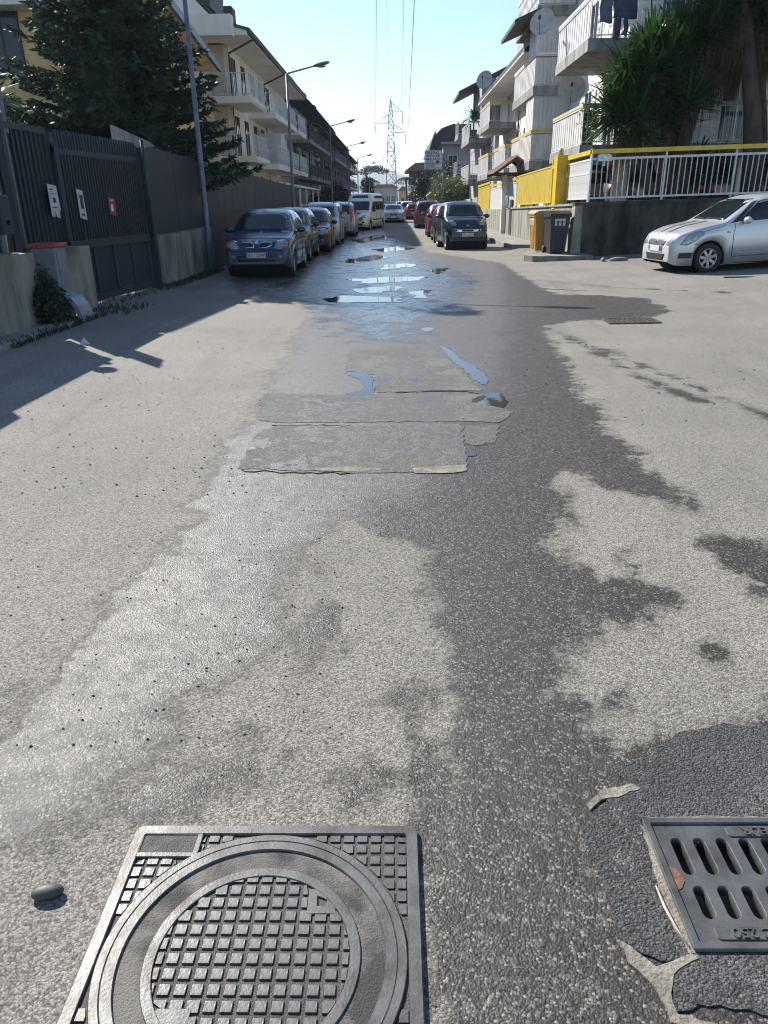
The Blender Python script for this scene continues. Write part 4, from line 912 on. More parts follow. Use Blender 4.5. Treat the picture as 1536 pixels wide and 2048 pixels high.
# corner wall: the street face and the side-street face
o = thing('garden_wall', 'streaked mossy concrete garden wall along the street under the yellow panels', 'wall', (WX, 30, 0))
MB().prism([(22.75, -.05), (35.0, -.05), (35.0, 1.22), (22.75, 1.42)], WX, WX + .25, 'x').build('wall', M_conc, o)
MB().prism([(35.6, -.05), (62, -.05), (62, .95), (35.6, 1.2)], WX, WX + .25, 'x').build('wall', M_conc, o)
MB().prism([(22.7, 1.42), (35.0, 1.22), (35.0, 1.28), (22.7, 1.48)], WX - .05, WX + .3, 'x').build('coping', M_slab, o)
MB().box((WX - .02, 34.98, .0), (WX + .2, 35.62, 1.6)).build('door', M_brown, o)
SY = 22.45
o = thing('garden_wall', 'dark mossy retaining wall behind the silver car', 'wall', (8, SY, 0))
def slopeZ(x): return .018 * min(max(0, x - 5.1), 7.5)
MB().prism([(5.08, -.05), (24, -.05), (24, 1.42 + slopeZ(24)), (12.6, 1.42 + slopeZ(12.6)), (5.08, 1.42)], SY, SY + .28, 'y').build('wall', M_moss, o)
MB().prism([(5.02, 1.42), (12.6, 1.42 + slopeZ(12.6)), (24, 1.42 + slopeZ(24)), (24, 1.5 + slopeZ(24)), (12.6, 1.5 + slopeZ(12.6)), (5.02, 1.5)], SY - .05, SY + .33, 'y').build('coping', M_moss, o)
MB().prism([(4.98, -.05), (5.28, -.05), (5.24, 1.5), (5.04, 1.5)], SY - .04, SY + .36, 'y').build('corner_post', M_conc, o)
struct(MB().box((WX + .25, SY + .28, -.05), (26, 70, 1.12)).build('yard_floor', M_pave))
for i, (px, wd, lab) in enumerate(((1237, .5, 'long flat stone lying at the foot of the mossy wall'), (1206, .12, 'small pale stone at the foot of the mossy wall'))):
    c = gp(px, 522, .08); s = MB(); s.ell((c.x, c.y, gz(c.x, c.y) + .03), (wd / 2, .1, .07), 12, 8); tag(s.build('loose_stone', M_conc, None, (c.x, c.y, gz(c.x, c.y))), lab, 'stone')

# white bar railing with yellow top rail on the corner
rl = thing('bar_railing', 'white bar railing with a yellow top rail on the mossy wall', 'railing', (8, SY + .1, 1.4))
yb = SY + .12; x0, x1 = 5.42, 13.0
def zr(px, py): return at_y(px, py, yb).z
b0, t0, w0 = zr(1166, 397), zr(1166, 319), zr(1166, 309)
def rb(x, z): return (x, yb, z + slopeZ(x))
for z, th in ((b0, .05), (t0, .06)): MB().bar(rb(x0, z), rb(12.6, z), .045, th).build('rail', M_rail, rl)
MB().bar(rb(x0, w0 + .06), rb(12.6, w0 + .06), .09, .11).build('top_rail', M_yellow, rl)
bar_me = MB().box((-.011, -.011, 0), (.011, .011, t0 - b0)).mesh('bar', M_rail)
x = x0 + .15
while x < 12.5: place('bar', bar_me, rl, (x, yb, b0 + slopeZ(x))); x += .152
post_me = MB().box((-.022, -.022, 0), (.022, .022, w0 - 1.40)).mesh('post', M_rail)
for x in (5.42, 7.45, 9.35, 11.1, 12.5): place('post', post_me, rl, (x, yb, 1.40 + slopeZ(x)))
fl = thing('flood_light', 'white flood light clamped on the corner of the white railing', 'lamp', (5.9, yb - .1, t0))
c = at_y(1209, 316, yb - .08); MB().cbox((c.x - .19, yb - .16, c.z - .08), (c.x + .19, yb - .05, c.z + .09), .03).build('housing', M_white, fl); MB().box((c.x - .12, yb - .165, c.z - .05), (c.x + .12, yb - .158, c.z + .06)).build('glass', M_lamp, fl)
MB().bar((c.x, yb - .1, c.z - .2), (c.x, yb - .1, c.z), .04).build('bracket', M_white, fl)
# short return of the railing along the street
rs = thing('bar_railing', 'short white slatted railing round the corner above the bins', 'railing', (WX + .1, 23.4, 1.4))
xx = 5.42; ya, yb2 = SY + .2, 25.5
for z in (b0, (b0 + t0) / 2 + .15, t0): MB().bar((xx, ya, z), (xx, yb2, z - .02), .04, .05).build('rail', M_rail, rs)
MB().bar((xx, ya, w0 + .06), (xx, yb2, w0 + .04), .09, .11).build('top_rail', M_yellow, rs)
bar2 = MB().box((-.012, -.03, 0), (.012, .03, t0 - b0)).mesh('bar', M_rail); k = 0
y = ya + .06
while y < yb2: place('bar', bar2, rs, (xx, y, b0)); y += .085
for y in (ya, yb2): MB().bar((xx, y, 1.4), (xx, y, w0), .05).build('post', M_yellow if y > 25 else M_rail, rs)

# yellow gate pillar with beacon, yellow and white panels along the street
pk = thing('gate_pillar', 'yellow steel gate pillar with a beacon lamp on top', 'gate pillar', (WX + .1, 26, 1.3))
MB().box((WX - .02, 25.6, 1.3), (WX + .3, 26.1, 2.86)).build('pillar', M_yellow, pk); MB().box((WX - .01, 26.35, 1.3), (WX + .1, 26.45, 2.75)).build('rail_post', M_yellow, pk)
MB().box((WX - .01, 26.1, 2.5), (WX + .1, 26.35, 2.6)).build('bracket', M_yellow, pk)
MB().lathe([(.07, 2.86), (.075, 2.9), (.075, 3.02), (.05, 3.06), (.001, 3.07)], 12, (WX + .13, 25.85, 0)).build('beacon', pm('beacon_glass', (.35, .36, .03), .3, scale=9, coat=.6), pk)
def zy(z_near, y): return z_near - .014 * (y - 22.75)
def panel(y0, y1, z0, z1, mat, name, label, frame, topm=None, strips=2):
    t = thing(name, label, 'fence panel', (WX + .1, (y0 + y1) / 2, 1.3)); n = strips; x = WX + .06
    for i in range(n):
        a = y0 + (y1 - y0) * i / n + .012; b = y0 + (y1 - y0) * (i + 1) / n - .012
        MB().prism([(a, zy(z0, a)), (b, zy(z0, b)), (b, zy(z1, b)), (a, zy(z1, a))], x, x + .02, 'x').build('sheet', mat, t)
    for z in (z0 - .02, z1 + .02): MB().bar((x + .01, y0, zy(z, y0)), (x + .01, y1, zy(z, y1)), .05, .05).build('rail', frame, t)
    for y in (y0, y1): MB().bar((x + .03, y, 1.1), (x + .03, y, zy(z1 + .02, y)), .05).build('post', frame, t)
    if topm: MB().bar((x + .01, y0, zy(z1 + .16, y0)), (x + .01, y1, zy(z1 + .16, y1)), .06, .1).build('top_rail', topm, t)
    return t
panel(26.5, 34.2, 1.58, 2.62, pm('yellow_mesh', (.48, .35, .03), .5, scale=2, col2=(.38, .27, .02)), 'yellow_fence_panel', 'wide yellow sheet fence panel beside the beacon pillar', M_yellow, None, 6)
panel(34.35, 36.6, 1.5, 2.42, M_rail, 'white_fence_panel', 'white ribbed fence panel between the yellow panel and the tiled porch', M_rail, M_yellow, 14)
panel(37.9, 43.6, 1.45, 2.4, M_rail, 'white_fence_panel', 'white ribbed fence panel past the tiled porch', M_rail, M_yellow, 22)
panel(43.9, 50, 1.2, 2.6, pm('yellow_mesh', (.55, .40, .03), .5), 'yellow_fence_panel', 'narrow far yellow fence panel behind the small blue car', M_yellow, M_yellow, 3)
panel(50.4, 64, 1.0, 2.1, pm('grey_ribbed', (.38, .36, .32), .6, scale=3), 'white_fence_panel', 'greyish ribbed fence panel leading to the sign pole', M_rail, None, 24)
# tiled porch roof over the garden door
po = thing('tiled_porch', 'small brown tiled porch roof on posts over the garden door', 'porch', (WX + .3, 37, 0))
for x in (WX - .1, WX + .75): MB().bar((x, 37.0, .0), (x, 37.0, 2.68), .2).build('post', M_plast, po)
ax_ = WX + .25
for sg in (-1, 1):
    x0, x1 = ax_, ax_ + sg * 1.0
    for i in range(9):
        ya = 36.0 + i * .25
        MB().add([(x0, ya, 3.35), (x0, ya + .25, 3.35), (x1, ya + .25, 2.68), (x1, ya, 2.68), (x0, ya + .125, 3.43), (x1, ya + .125, 2.76)], [(0, 3, 5, 4), (4, 5, 2, 1), (3, 2, 5), (0, 4, 1), (0, 1, 2, 3)]).build('tile_row', M_tile, po)
    for yy in (36.02, 38.1): MB().bar((x0, yy, 3.28), (x1, yy, 2.62), .1).build('rafter', M_wood, po)
for yy in (36.02, 38.1): MB().bar((ax_ - .95, yy, 2.66), (ax_ + .95, yy, 2.66), .1).build('beam', M_wood, po)
MB().lathe([(.001, 0), (.12, .02), (.05, .25), (.09, .35), (.06, .45), (.001, .48)], 10, (WX, 36.5, 1.3)).build('statuette', M_white, po)

# ------------------------------------------------------------------ wheelie bins
def wheelie(name, label, c, rz, body, lid, sticker=None, text=None, h_=1.08):
    t = thing(name, label, 'wheelie bin', c, rz)
    def P(z0, z1, a0, b0, a1, b1): return [(-a0, -b0, z0), (a0, -b0, z0), (a0, b0, z0), (-a0, b0, z0), (-a1, -b1, z1), (a1, -b1, z1), (a1, b1, z1), (-a1, b1, z1)]
    FB = [(0, 3, 2, 1), (4, 5, 6, 7), (0, 1, 5, 4), (1, 2, 6, 5), (2, 3, 7, 6), (3, 0, 4, 7)]
    s = MB(); s.add(P(.03, h_ - .12, .215, .26, .275, .345), FB); s.add(P(h_ - .12, h_ - .06, .30, .37, .31, .38), FB); s.build('body', body, t, local=True)
    for a in (-.17, -.06, .06, .17): s = MB(); s.add([(a - .02, -.262, .08), (a + .02, -.262, .08), (a + .022, -.335, h_ - .2), (a - .022, -.335, h_ - .2), (a - .02, -.275, .08), (a + .02, -.275, .08), (a + .022, -.347, h_ - .2), (a - .022, -.347, h_ - .2)], FB); s.build('rib', body, t, local=True)
    l = MB(); l.prism([(-.39, h_ - .06), (-.40, h_ - .02), (-.25, h_ + .05), (.1, h_ + .06), (.38, h_ + .02), (.41, h_ - .05)], -.30, .30, 'x'); l.build('lid', lid, t, local=True)
    s = MB(); s.tube([(-.2, .40, h_ - .03), (-.2, .46, h_ + .01), (.2, .46, h_ + .01), (.2, .40, h_ - .03)], .018, 8); s.build('handle', body, t, local=True)
    for a in (-.25, .25):
        s = MB(); s.lathe([(.001, -.03), (.10, -.03), (.105, 0), (.10, .03), (.001, .03)], 16, (a, .26, .105), 'x'); s.build('wheel', M_rubber, t, local=True)
    if sticker:
        a = (.86, -.318)
        s = MB(); s.add([(-.15, -.331, .74), (.16, -.331, .74), (.16, -.349, .93), (-.15, -.349, .93), (-.15, -.320, .74), (.16, -.320, .74), (.16, -.338, .93), (-.15, -.338, .93)], FB); st_ = s.build('label', sticker, t, local=True)
        if text:
            o = bpy.data.objects.new('lettering', text_mesh(text, .065, M_ink, .001)); link(o, st_); o.matrix_basis = Matrix.Translation((.005, -.346, .84)) @ Matrix.Rotation(R(95), 4, 'X')
    return t
c = gp(1105, 508, .16)
wheelie('wheelie_bin', 'black wheelie bin with a white label beside the orange one', (c.x + .12, c.y + .35, .16), R(6), pm('bin_black', (.018, .02, .026), .45, scale=8, col2=(.03, .03, .035)), M_black, M_paper, 'RIFIUTI')
c = gp(1071, 506, .16)
wheelie('wheelie_bin', 'orange wheelie bin with a pale lid behind the black one', (c.x + .30, c.y + .75, .16), R(-80), pm('bin_orange', (.52, .31, .06), .5, scale=8, col2=(.45, .26, .05)), pm('bin_lid_tan', (.46, .33, .16), .6, scale=5), M_paper)

# ------------------------------------------------------------------ apartment building on the right, near block
A = thing('apartment_building', 'white apartment block on columns with ribbed balconies behind the spiky palms', 'apartment building', (9, 30, 1.1))
Z1, Z2, Z3 = 3.1, 5.86, 8.62
MB().box((7.2, 26.6, 2.9), (24, 36.4, 13)).build('wall', M_plast, A)
for x in (7.5, 11.5, 15.5, 19.5):
    for y in (27.2, 35.6): MB().box((x - .2, y - .2, 1.1), (x + .2, y + .2, 2.95)).build('column', M_plast, A)
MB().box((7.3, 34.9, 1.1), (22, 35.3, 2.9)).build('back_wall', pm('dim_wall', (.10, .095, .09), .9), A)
M_rib = pm('ribbed_sheet', (.60, .59, .57), .55, scale=3, col2=(.42, .41, .39), streak=.3)
balcony(A, 5.6, 12.0, 25.0, 29.7, Z2, 'ws', M_slab, M_rail, .32, 1.0, panel=M_rib, panels='w', cap=M_plastc, gap=.13)
balcony(A, 5.6, 12.0, 25.0, 29.7, Z1, 'ws', M_slab, M_rail, .32, 1.0, panel=M_rib, panels='w', cap=pm('faded_yellow', (.55, .47, .25), .6), gap=.13)
balcony(A, 5.6, 12.0, 25.0, 29.7, Z3, 'ws', M_slab, M_rail, .32, 1.0, panel=M_rib, panels='w', gap=.13)
for z in (Z1, Z2, Z3):
    b = balcony(A, 5.65, 7.2, 34.5, 40.2, z, 'ws', M_slab, M_rail, .34, 1.05, panel=M_rib, panels='ws', cap=M_yellow if z == Z1 else M_plastc)
    for y in (28.0, 31.2): window(A, (7.2, y, z + 1.1), 1.1, 2.1, 'w', M_white, M_wglass, M_white)
    for x in (8.6, 10.8): window(A, (x, 26.6, z + 1.1), 1.1, 2.1, 's', M_white, M_wglass, M_white)
bay = MB()
for k in range(8): bay.box((5.78 + k * .175, 34.62 + (.01 if k % 2 else 0), 2.75), (5.78 + k * .175 + .168, 34.72, 13))
bay.build('bay_panels', pm('veranda_panel_shaded', (.52, .53, .52), .5, scale=2, col2=(.45, .46, .45)), A)  # white panels; the grey of their shaded side is put into the colour
bay = MB()
for k in range(9): bay.box((5.72 + (.012 if k % 2 else 0), 34.64 + k * .2, 2.75), (5.80, 34.83 + k * .2, 13))
bay.build('bay_panels', M_white, A)
MB().box((5.82, 36.4, 2.75), (7.2, 36.5, 13)).build('bay_wall', M_white, A)
MB().prism([(4.75, 7.95), (5.75, 8.35), (5.75, 8.5), (4.75, 8.1)], 34.2, 38.4, 'y').build('canopy', M_roofd, A)
MB().box((7.0, 26.4, 13), (24.2, 36.6, 13.3)).build('cornice', M_plast, A)

# far block of the right row
B = thing('apartment_building', 'white apartment block with low eaves, yellow balcony rails and wall air conditioners', 'apartment building', (9, 48, 1.1))
MB().box((7.2, 36.6, 1.1), (22, 57, 7.75)).build('wall', M_plast, B)
ro = MB().prism([(5.75, 7.62), (7.3, 7.62), (22, 7.7), (22, 10.2), (9.5, 9.9), (5.75, 7.86)], 38.0, 57.6, 'y').build('roof', M_roofd, B)
MB().prism([(5.72, 7.56), (7.2, 7.56), (7.2, 7.61), (5.72, 7.61)], 38.0, 57.6, 'y').build('soffit', M_plast, ro)
MB().prism([(5.7, 7.7), (8.2, 9.3), (8.2, 9.9), (7.0, 9.9), (5.7, 8.0)], 36.7, 37.98, 'y').build('parapet', M_plastg, B)
MB().cbox((6.6, 44, 8.6), (8.0, 46.5, 10.1), .05).build('chimney', M_plastg, ro)
for z, cap in ((Z2, M_yellow), (Z1, M_yellow)):
    balcony(B, 5.6, 7.2, 49.5, 55.2, z, 'ws', M_slab, M_rail, .32, 1.0, panel=M_rib, panels='w', cap=cap, gap=.14)
    for y in (42, 45.5, 48.4, 52.5): window(B, (7.2, y, z + 1.1), 1.0, 2.1, 'w', M_white, M_wglass, M_white)
balcony(B, 5.6, 7.2, 42.0, 46.8, Z1, 'ws', M_slab, M_rail, .32, 1.0, panel=M_rib, panels='w', cap=M_yellow, gap=.14)
for y in (41.2, 44.6, 48.0): MB().tube([(7.12, y, 1.1), (7.12, y, 7.6)], .05, 6).build('downpipe', M_brown, B)
C = thing('apartment_building', 'grey and white apartment block with a concrete parapet past the low eaves', 'apartment building', (9, 63, 1.1))
MB().box((7.0, 57.7, 1.1), (22, 70, 9.3)).build('wall', M_plastg, C)
MB().box((6.0, 57.8, 7.4), (7.0, 64, 9.2)).build('parapet', M_plastg, C)
MB().prism([(4.6, 8.55), (8.5, 10.3), (8.5, 10.5), (4.6, 8.75)], 60, 66, 'y').build('canopy', M_roofd, C)
for z in (Z1, Z2):
    balcony(C, 5.4, 7.0, 60.2, 67, z - .1, 'ws', M_slab, M_rail, .32, 1.0, panel=M_rib, panels='w', cap=M_yellow if z == Z2 else None, gap=.15)
    for y in (59, 62, 65): window(C, (7.0, y, z + 1.1), 1.0, 2.1, 'w', M_white, M_wglass, M_white)
balcony(C, 5.3, 7.0, 69.0, 73, Z2 + .8, 'ws', M_slab, M_rail, .32, 1.0, gap=.18); balcony(C, 5.2, 7.0, 69.0, 73, Z1 + .5, 'ws', M_slab, M_rail, .32, 1.0, gap=.18)
MB().box((7.0, 70, 1.1), (20, 76, 9)).build('rear_wall', M_plastg, C)

# air conditioners and satellite dishes
def aircon(x, y, z, label):
    t = thing('air_conditioner', label, 'air conditioner', (x, y, z))
    MB().cbox((x - .34, y - .42, z), (x - .02, y + .42, z + .6), .03).build('housing', pm('aircon_white', (.52, .51, .47), .5, scale=5, col2=(.4, .38, .33)), t)
    MB().lathe([(.001, 0), (.2, 0), (.22, -.015)], 16, (x - .345, y - .08, z + .3), 'x').build('fan_grille', M_black, t)
    for d in (-.3, .3): MB().box((x - .3, y + d - .02, z - .04), (x, y + d + .02, z)).build('bracket', M_galv, t)
for y, z, lab in ((41.8, 6.6, 'white air conditioner under the low eaves near the ribbed bay'), (43.2, 6.4, 'second air conditioner beside the brown downpipe under the eaves'), (47.3, 6.3, 'far air conditioner under the eaves above the yellow rail'), (43.8, 4.55, 'air conditioner on the wall between the two yellow rails')): aircon(7.18, y, z, lab)
def dish(c, r, label, aim=(-.75, -.5, .35)):
    t = thing('satellite_dish', label, 'satellite dish', c); a = Vector(aim).normalized(); q = a.to_track_quat('Z', 'Y').to_matrix()
    s = MB(); prof = [(r * k / 6, .35 * r * (k / 6) ** 2) for k in range(7)]; s.lathe([(max(p[0], 1e-3), p[1]) for p in prof] + [(r * 1.01, .36 * r), (r, .33 * r)] , 28)
    s.v = [tuple(Vector(c) + q @ Vector(v)) for v in s.v]; s.build('reflector', pm('dish_grey', (.50, .50, .48), .5, scale=5), t)
    s = MB(); f_ = Vector(c) + a * r * .95; s.tube([Vector(c) + q @ Vector((0, -r, .35 * r)), f_], .015, 6); s.build('feed_arm', M_galv, t)
    MB().cbox((f_.x - .04, f_.y - .04, f_.z - .05), (f_.x + .04, f_.y + .04, f_.z + .07), .01).build('receiver', M_black, t)
    MB().tube([Vector(c) - a * .02, Vector(c) - a * .25 + Vector((.15, 0, -.05))], .03, 8).build('mount', M_galv, t)
dish(at_y(1087, 48, 29.2), .42, 'large grey satellite dish on the end of the upper balcony', (-.5, -.8, .3))
dish(at_y(1143, 182, 30.0), .48, 'grey satellite dish half hidden behind the spiky leaves', (-.2, -.9, .3))
dish(at_y(971, 162, 50), .5, 'satellite dish standing on the low roof edge', (-.5, -.8, .3))
dish(at_y(878, 291, 84), .45, 'small far satellite dish beside the dark mansard roof', (-.4, -.85, .3))

# laundry on the upper balcony
t = thing('hanging_laundry', 'blue jeans and shirts hung over the upper balcony railing', 'laundry', (6.5, 24.95, Z2 + 1))
M_denim = pm('denim', (.045, .065, .11), .9, scale=9, col2=(.03, .04, .07)); M_denim2 = pm('denim_pale', (.10, .12, .17), .9, scale=9)
def cloth(x0, x1, z0, z1, mat, seed):
    r_ = random.Random(seed); s = MB(); nx, nz = 8, 8; V_ = []
    for j in range(nz + 1):
        for i in range(nx + 1):
            u, v = i / nx, j / nz; V_.append((x0 + (x1 - x0) * u + .02 * math.sin(7 * v + seed), 24.94 - .03 * math.sin(u * 9 + seed) * v - .02, z1 + (z0 - z1) * v + (.03 * math.sin(u * 6) if j == nz else 0)))
    s.add(V_, [(j * (nx + 1) + i, j * (nx + 1) + i + 1, (j + 1) * (nx + 1) + i + 1, (j + 1) * (nx + 1) + i) for j in range(nz) for i in range(nx)], True); o = s.build('garment', mat, t)
    md = o.modifiers.new('thick', 'SOLIDIFY'); md.thickness = .012
cloth(5.85, 6.2, Z2 + .35, Z2 + 1.12, M_denim2, 1); cloth(6.22, 6.9, Z2 + .45, Z2 + 1.15, M_denim, 2); cloth(6.3, 6.45, Z2 - .05, Z2 + .46, M_denim, 3); cloth(6.55, 6.68, Z2 + .02, Z2 + .46, M_denim, 4)
# potted plant on the lower balcony
t = thing('potted_plant', 'leafy plant in a terracotta pot on the lower balcony', 'potted plant', (5.95, 25.6, Z1))
MB().lathe([(.001, Z1), (.14, Z1), (.19, Z1 + .34), (.21, Z1 + .36), (.16, Z1 + .34), (.001, Z1 + .33)], 16, (5.95, 25.5, 0)).build('pot', M_tile, t); s = MB(); leaf_quads(s, (5.95, 25.5, Z1 + .7), (.32, .32, .45), 320, .14, random.Random(2)); s.build('foliage', M_leafd, t)
t = thing('potted_palm', 'small palm in a pot on the far balcony corner', 'potted plant', (5.8, 61, Z2)); s = MB(); dd = MB(); rosette(s, dd, (5.8, 61, Z2 + 1.3), (0, 0, 1), 70, 1.3, .09, random.Random(3), 1.4, .9, 0); s.build('leaves', M_yuc, t); MB().lathe([(.2, Z2 - .1), (.26, Z2 + .5), (.001, Z2 + .5)], 12, (5.8, 61, 0)).build('pot', M_tile, t)
MB().tube([(5.8, 61, Z2 + .4), (5.8, 61, Z2 + 1.3)], .06, 6).build('stem', M_bark, t)

# ------------------------------------------------------------------ the big yuccas behind the railing
def yucca(label, base, trunks, seed):
    r_ = random.Random(seed); t = thing('yucca_tree', label, 'tree', base); lv = MB(); dd = MB(); B_ = Vector(base)
    for pts, rad, heads in trunks:
        s = MB(); P_ = [B_ + Vector(p) for p in pts]; s.tube(P_, [rad * (1 - .45 * i / (len(P_) - 1)) for i in range(len(P_))], 10); s.build('trunk', M_bark, t)
        for (hx, hy, hz, n, L_, nd_) in heads:
            h_ = B_ + Vector((hx, hy, hz)); e_ = P_[-1]; 
            if (h_ - e_).length > .15:
                s = MB(); s.tube([e_, e_.lerp(h_, .5) + Vector((0, 0, -.1)), h_], [rad * .5, rad * .4, rad * .32], 8); s.build('branch', M_bark, t)
            ax = (h_ - e_) if (h_ - e_).length > .15 else Vector((0, 0, 1)); ax = ax.normalized() + Vector((0, 0, .7))
            rosette(lv, dd, h_, ax, n, L_, .062, r_, 1.5, .12, nd_)
    lv.build('crown', M_yuc, t); dd.build('dead_skirt', M_dead, t); return t
Lf = .82
def heads(r_, c, rad, n, leaves, L_, dead):
    out = []
    for _ in range(n):
        while True:
            p = Vector((r_.uniform(-1, 1), r_.uniform(-1, 1), r_.uniform(-1, 1)))
            if p.length <= 1: break
        out.append((c[0] + p.x * rad[0], c[1] + p.y * rad[1], c[2] + p.z * rad[2], leaves, L_ * r_.uniform(.85, 1.1), dead))
    return out
rh = random.Random(77)
yucca('bushy yucca with sunlit green leaves hanging over the yellow rail', (7.7, 23.5, 1.12),
      [(((0, 0, 0), (-.4, 0, .9), (-.8, -.1, 1.8), (-1.0, -.1, 2.4)), .17, heads(rh, (-1.15, 0, 2.75), (.7, .45, .7), 9, 85, .95, 30)),
       (((.1, 0, 0), (.0, 0, 1.0), (-.4, 0, 2.2), (-.6, .1, 3.1)), .15, heads(rh, (-.75, 0, 3.9), (.85, .5, .8), 12, 85, .95, 20)),
       (((.2, .1, 0), (.5, .1, 1.0), (.5, .2, 2.0)), .13, heads(rh, (.15, .1, 3.0), (.6, .4, .8), 8, 85, .95, 60)),
       (((.1, .2, 0), (.3, .2, 1.6), (.2, .2, 3.4)), .15, heads(rh, (.2, .1, 4.7), (1.0, .5, .8), 13, 85, .95, 40))], 31)
yucca('tall yucca with a thick bare trunk and brown hanging leaves', (10.4, 23.6, 1.12),
      [(((0, 0, 0), (-.1, 0, 1.2), (-.35, 0, 2.6), (-.8, 0, 4.3)), .33, heads(rh, (-1.2, 0, 5.3), (.8, .5, .4), 8, 90, 1.05, 150)),
       (((.75, 0, 0), (.8, 0, 1.5), (1.0, .1, 3.6)), .3, heads(rh, (.9, 0, 5.0), (.9, .5, .4), 9, 90, 1.05, 260)),
       (((.2, .3, 0), (.2, .4, 2.0), (-.2, .4, 4.0)), .2, heads(rh, (-.1, .4, 4.9), (.7, .3, .4), 6, 80, 1.0, 260))], 32)
yucca('dark young yucca in the shade between the two large ones', (9.0, 24.3, 1.12),
      [(((0, 0, 0), (-.3, 0, .8), (-.5, 0, 1.6), (-.2, 0, 3.2)), .15, heads(rh, (.2, .0, 4.7), (1.3, .4, .9), 18, 80, .95, 70)), (((.3, 0, 0), (.35, 0, .6)), .09, [(.35, 0, 1.2, 60, .6, 20), (.0, .1, 1.7, 60, .6, 20), (.6, .1, 1.6, 50, .6, 10)])], 33)

# low railing deeper in the yard, under the columns
yr = thing('yard_railing', 'low yellow topped railing in the shade under the columns', 'railing', (9, 33.6, 1.12)); zq = at_y(1250, 354, 33.6).z
MB().bar((6.0, 33.6, zq), (15, 33.6, zq), .06, .1).build('top_rail', M_yellow, yr); s = MB(); railing(s, (6.0, 33.6, 1.12), (15, 33.6, 1.12), zq - 1.2, .03, .2, .04); s.build('bars', M_rail, yr)
# ================================================================== VEHICLES
def interp(tab, x):
    """monotone smooth interpolation of a table of (x, value)"""
    if x <= tab[0][0]: return tab[0][1]
    for (a, va), (b, vb) in zip(tab, tab[1:]):
        if x <= b:
            t = (x - a) / (b - a); return va + (vb - va) * t
    return tab[-1][1]
def smooth_tab(tab, L_, n=140, k=3):
    xs_ = [L_ * i / n for i in range(n + 1)]; v = [interp(tab, x) for x in xs_]
    for _ in range(k): v = [v[0]] + [(v[i - 1] + 2 * v[i] + v[i + 1]) / 4 for i in range(1, n)] + [v[-1]]
    return lambda x: v[min(n, max(0, int(x / L_ * n)))] + (lambda i, f: (v[min(n, i + 1)] - v[i]) * f)(min(n, max(0, int(x / L_ * n))), x / L_ * n - int(x / L_ * n))
wheel_cache = {}
def wheel_meshes(r, wd, spokes):
    key = (r, wd, spokes)
    if key in wheel_cache: return wheel_cache[key]
    rr = r * .66; h_ = wd / 2
    t = MB().lathe([(rr, -h_ * .8), (r * .93, -h_), (r * .985, -h_ * .8), (r, -h_ * .4), (r, h_ * .4), (r * .985, h_ * .8), (r * .93, h_), (rr, h_ * .8), (rr * .97, h_ * .3), (rr * .97, -h_ * .3), (rr, -h_ * .8)], 32, axis='y').mesh('wheel', M_rubber)
    m = MB().lathe([(rr, -h_ * .72), (rr * .93, -h_ * .80), (rr * .88, -h_ * .6), (rr * .86, h_ * .2)], 28, axis='y')
    m.lathe([(.001, -h_ * .66), (rr * .16, -h_ * .66), (rr * .22, -h_ * .5), (rr * .22, 0)], 14, axis='y')
    for k in range(spokes):
        a = 2 * math.pi * k / spokes + .3; c_, s_ = math.cos(a), math.sin(a); u = (-s_, c_)
        P_ = []
        for rad, hw_ in ((rr * .15, rr * .12), (rr * .9, rr * .15)):
            for q, y in ((-1, -h_ * .64), (1, -h_ * .64), (1, -h_ * .35), (-1, -h_ * .35)): P_.append((c_ * rad + u[0] * hw_ * q, y, s_ * rad + u[1] * hw_ * q))
        m.add(P_, [(0, 1, 5, 4), (1, 2, 6, 5), (2, 3, 7, 6), (3, 0, 4, 7), (4, 5, 6, 7), (3, 2, 1, 0)])
    rim = m.mesh('rim', M_rim)
    bk = MB().lathe([(.001, -h_ * .1), (rr * .9, -h_ * .1)], 20, axis='y').mesh('brake_disc', M_under)
    wheel_cache[key] = (t, rim, bk); return wheel_cache[key]

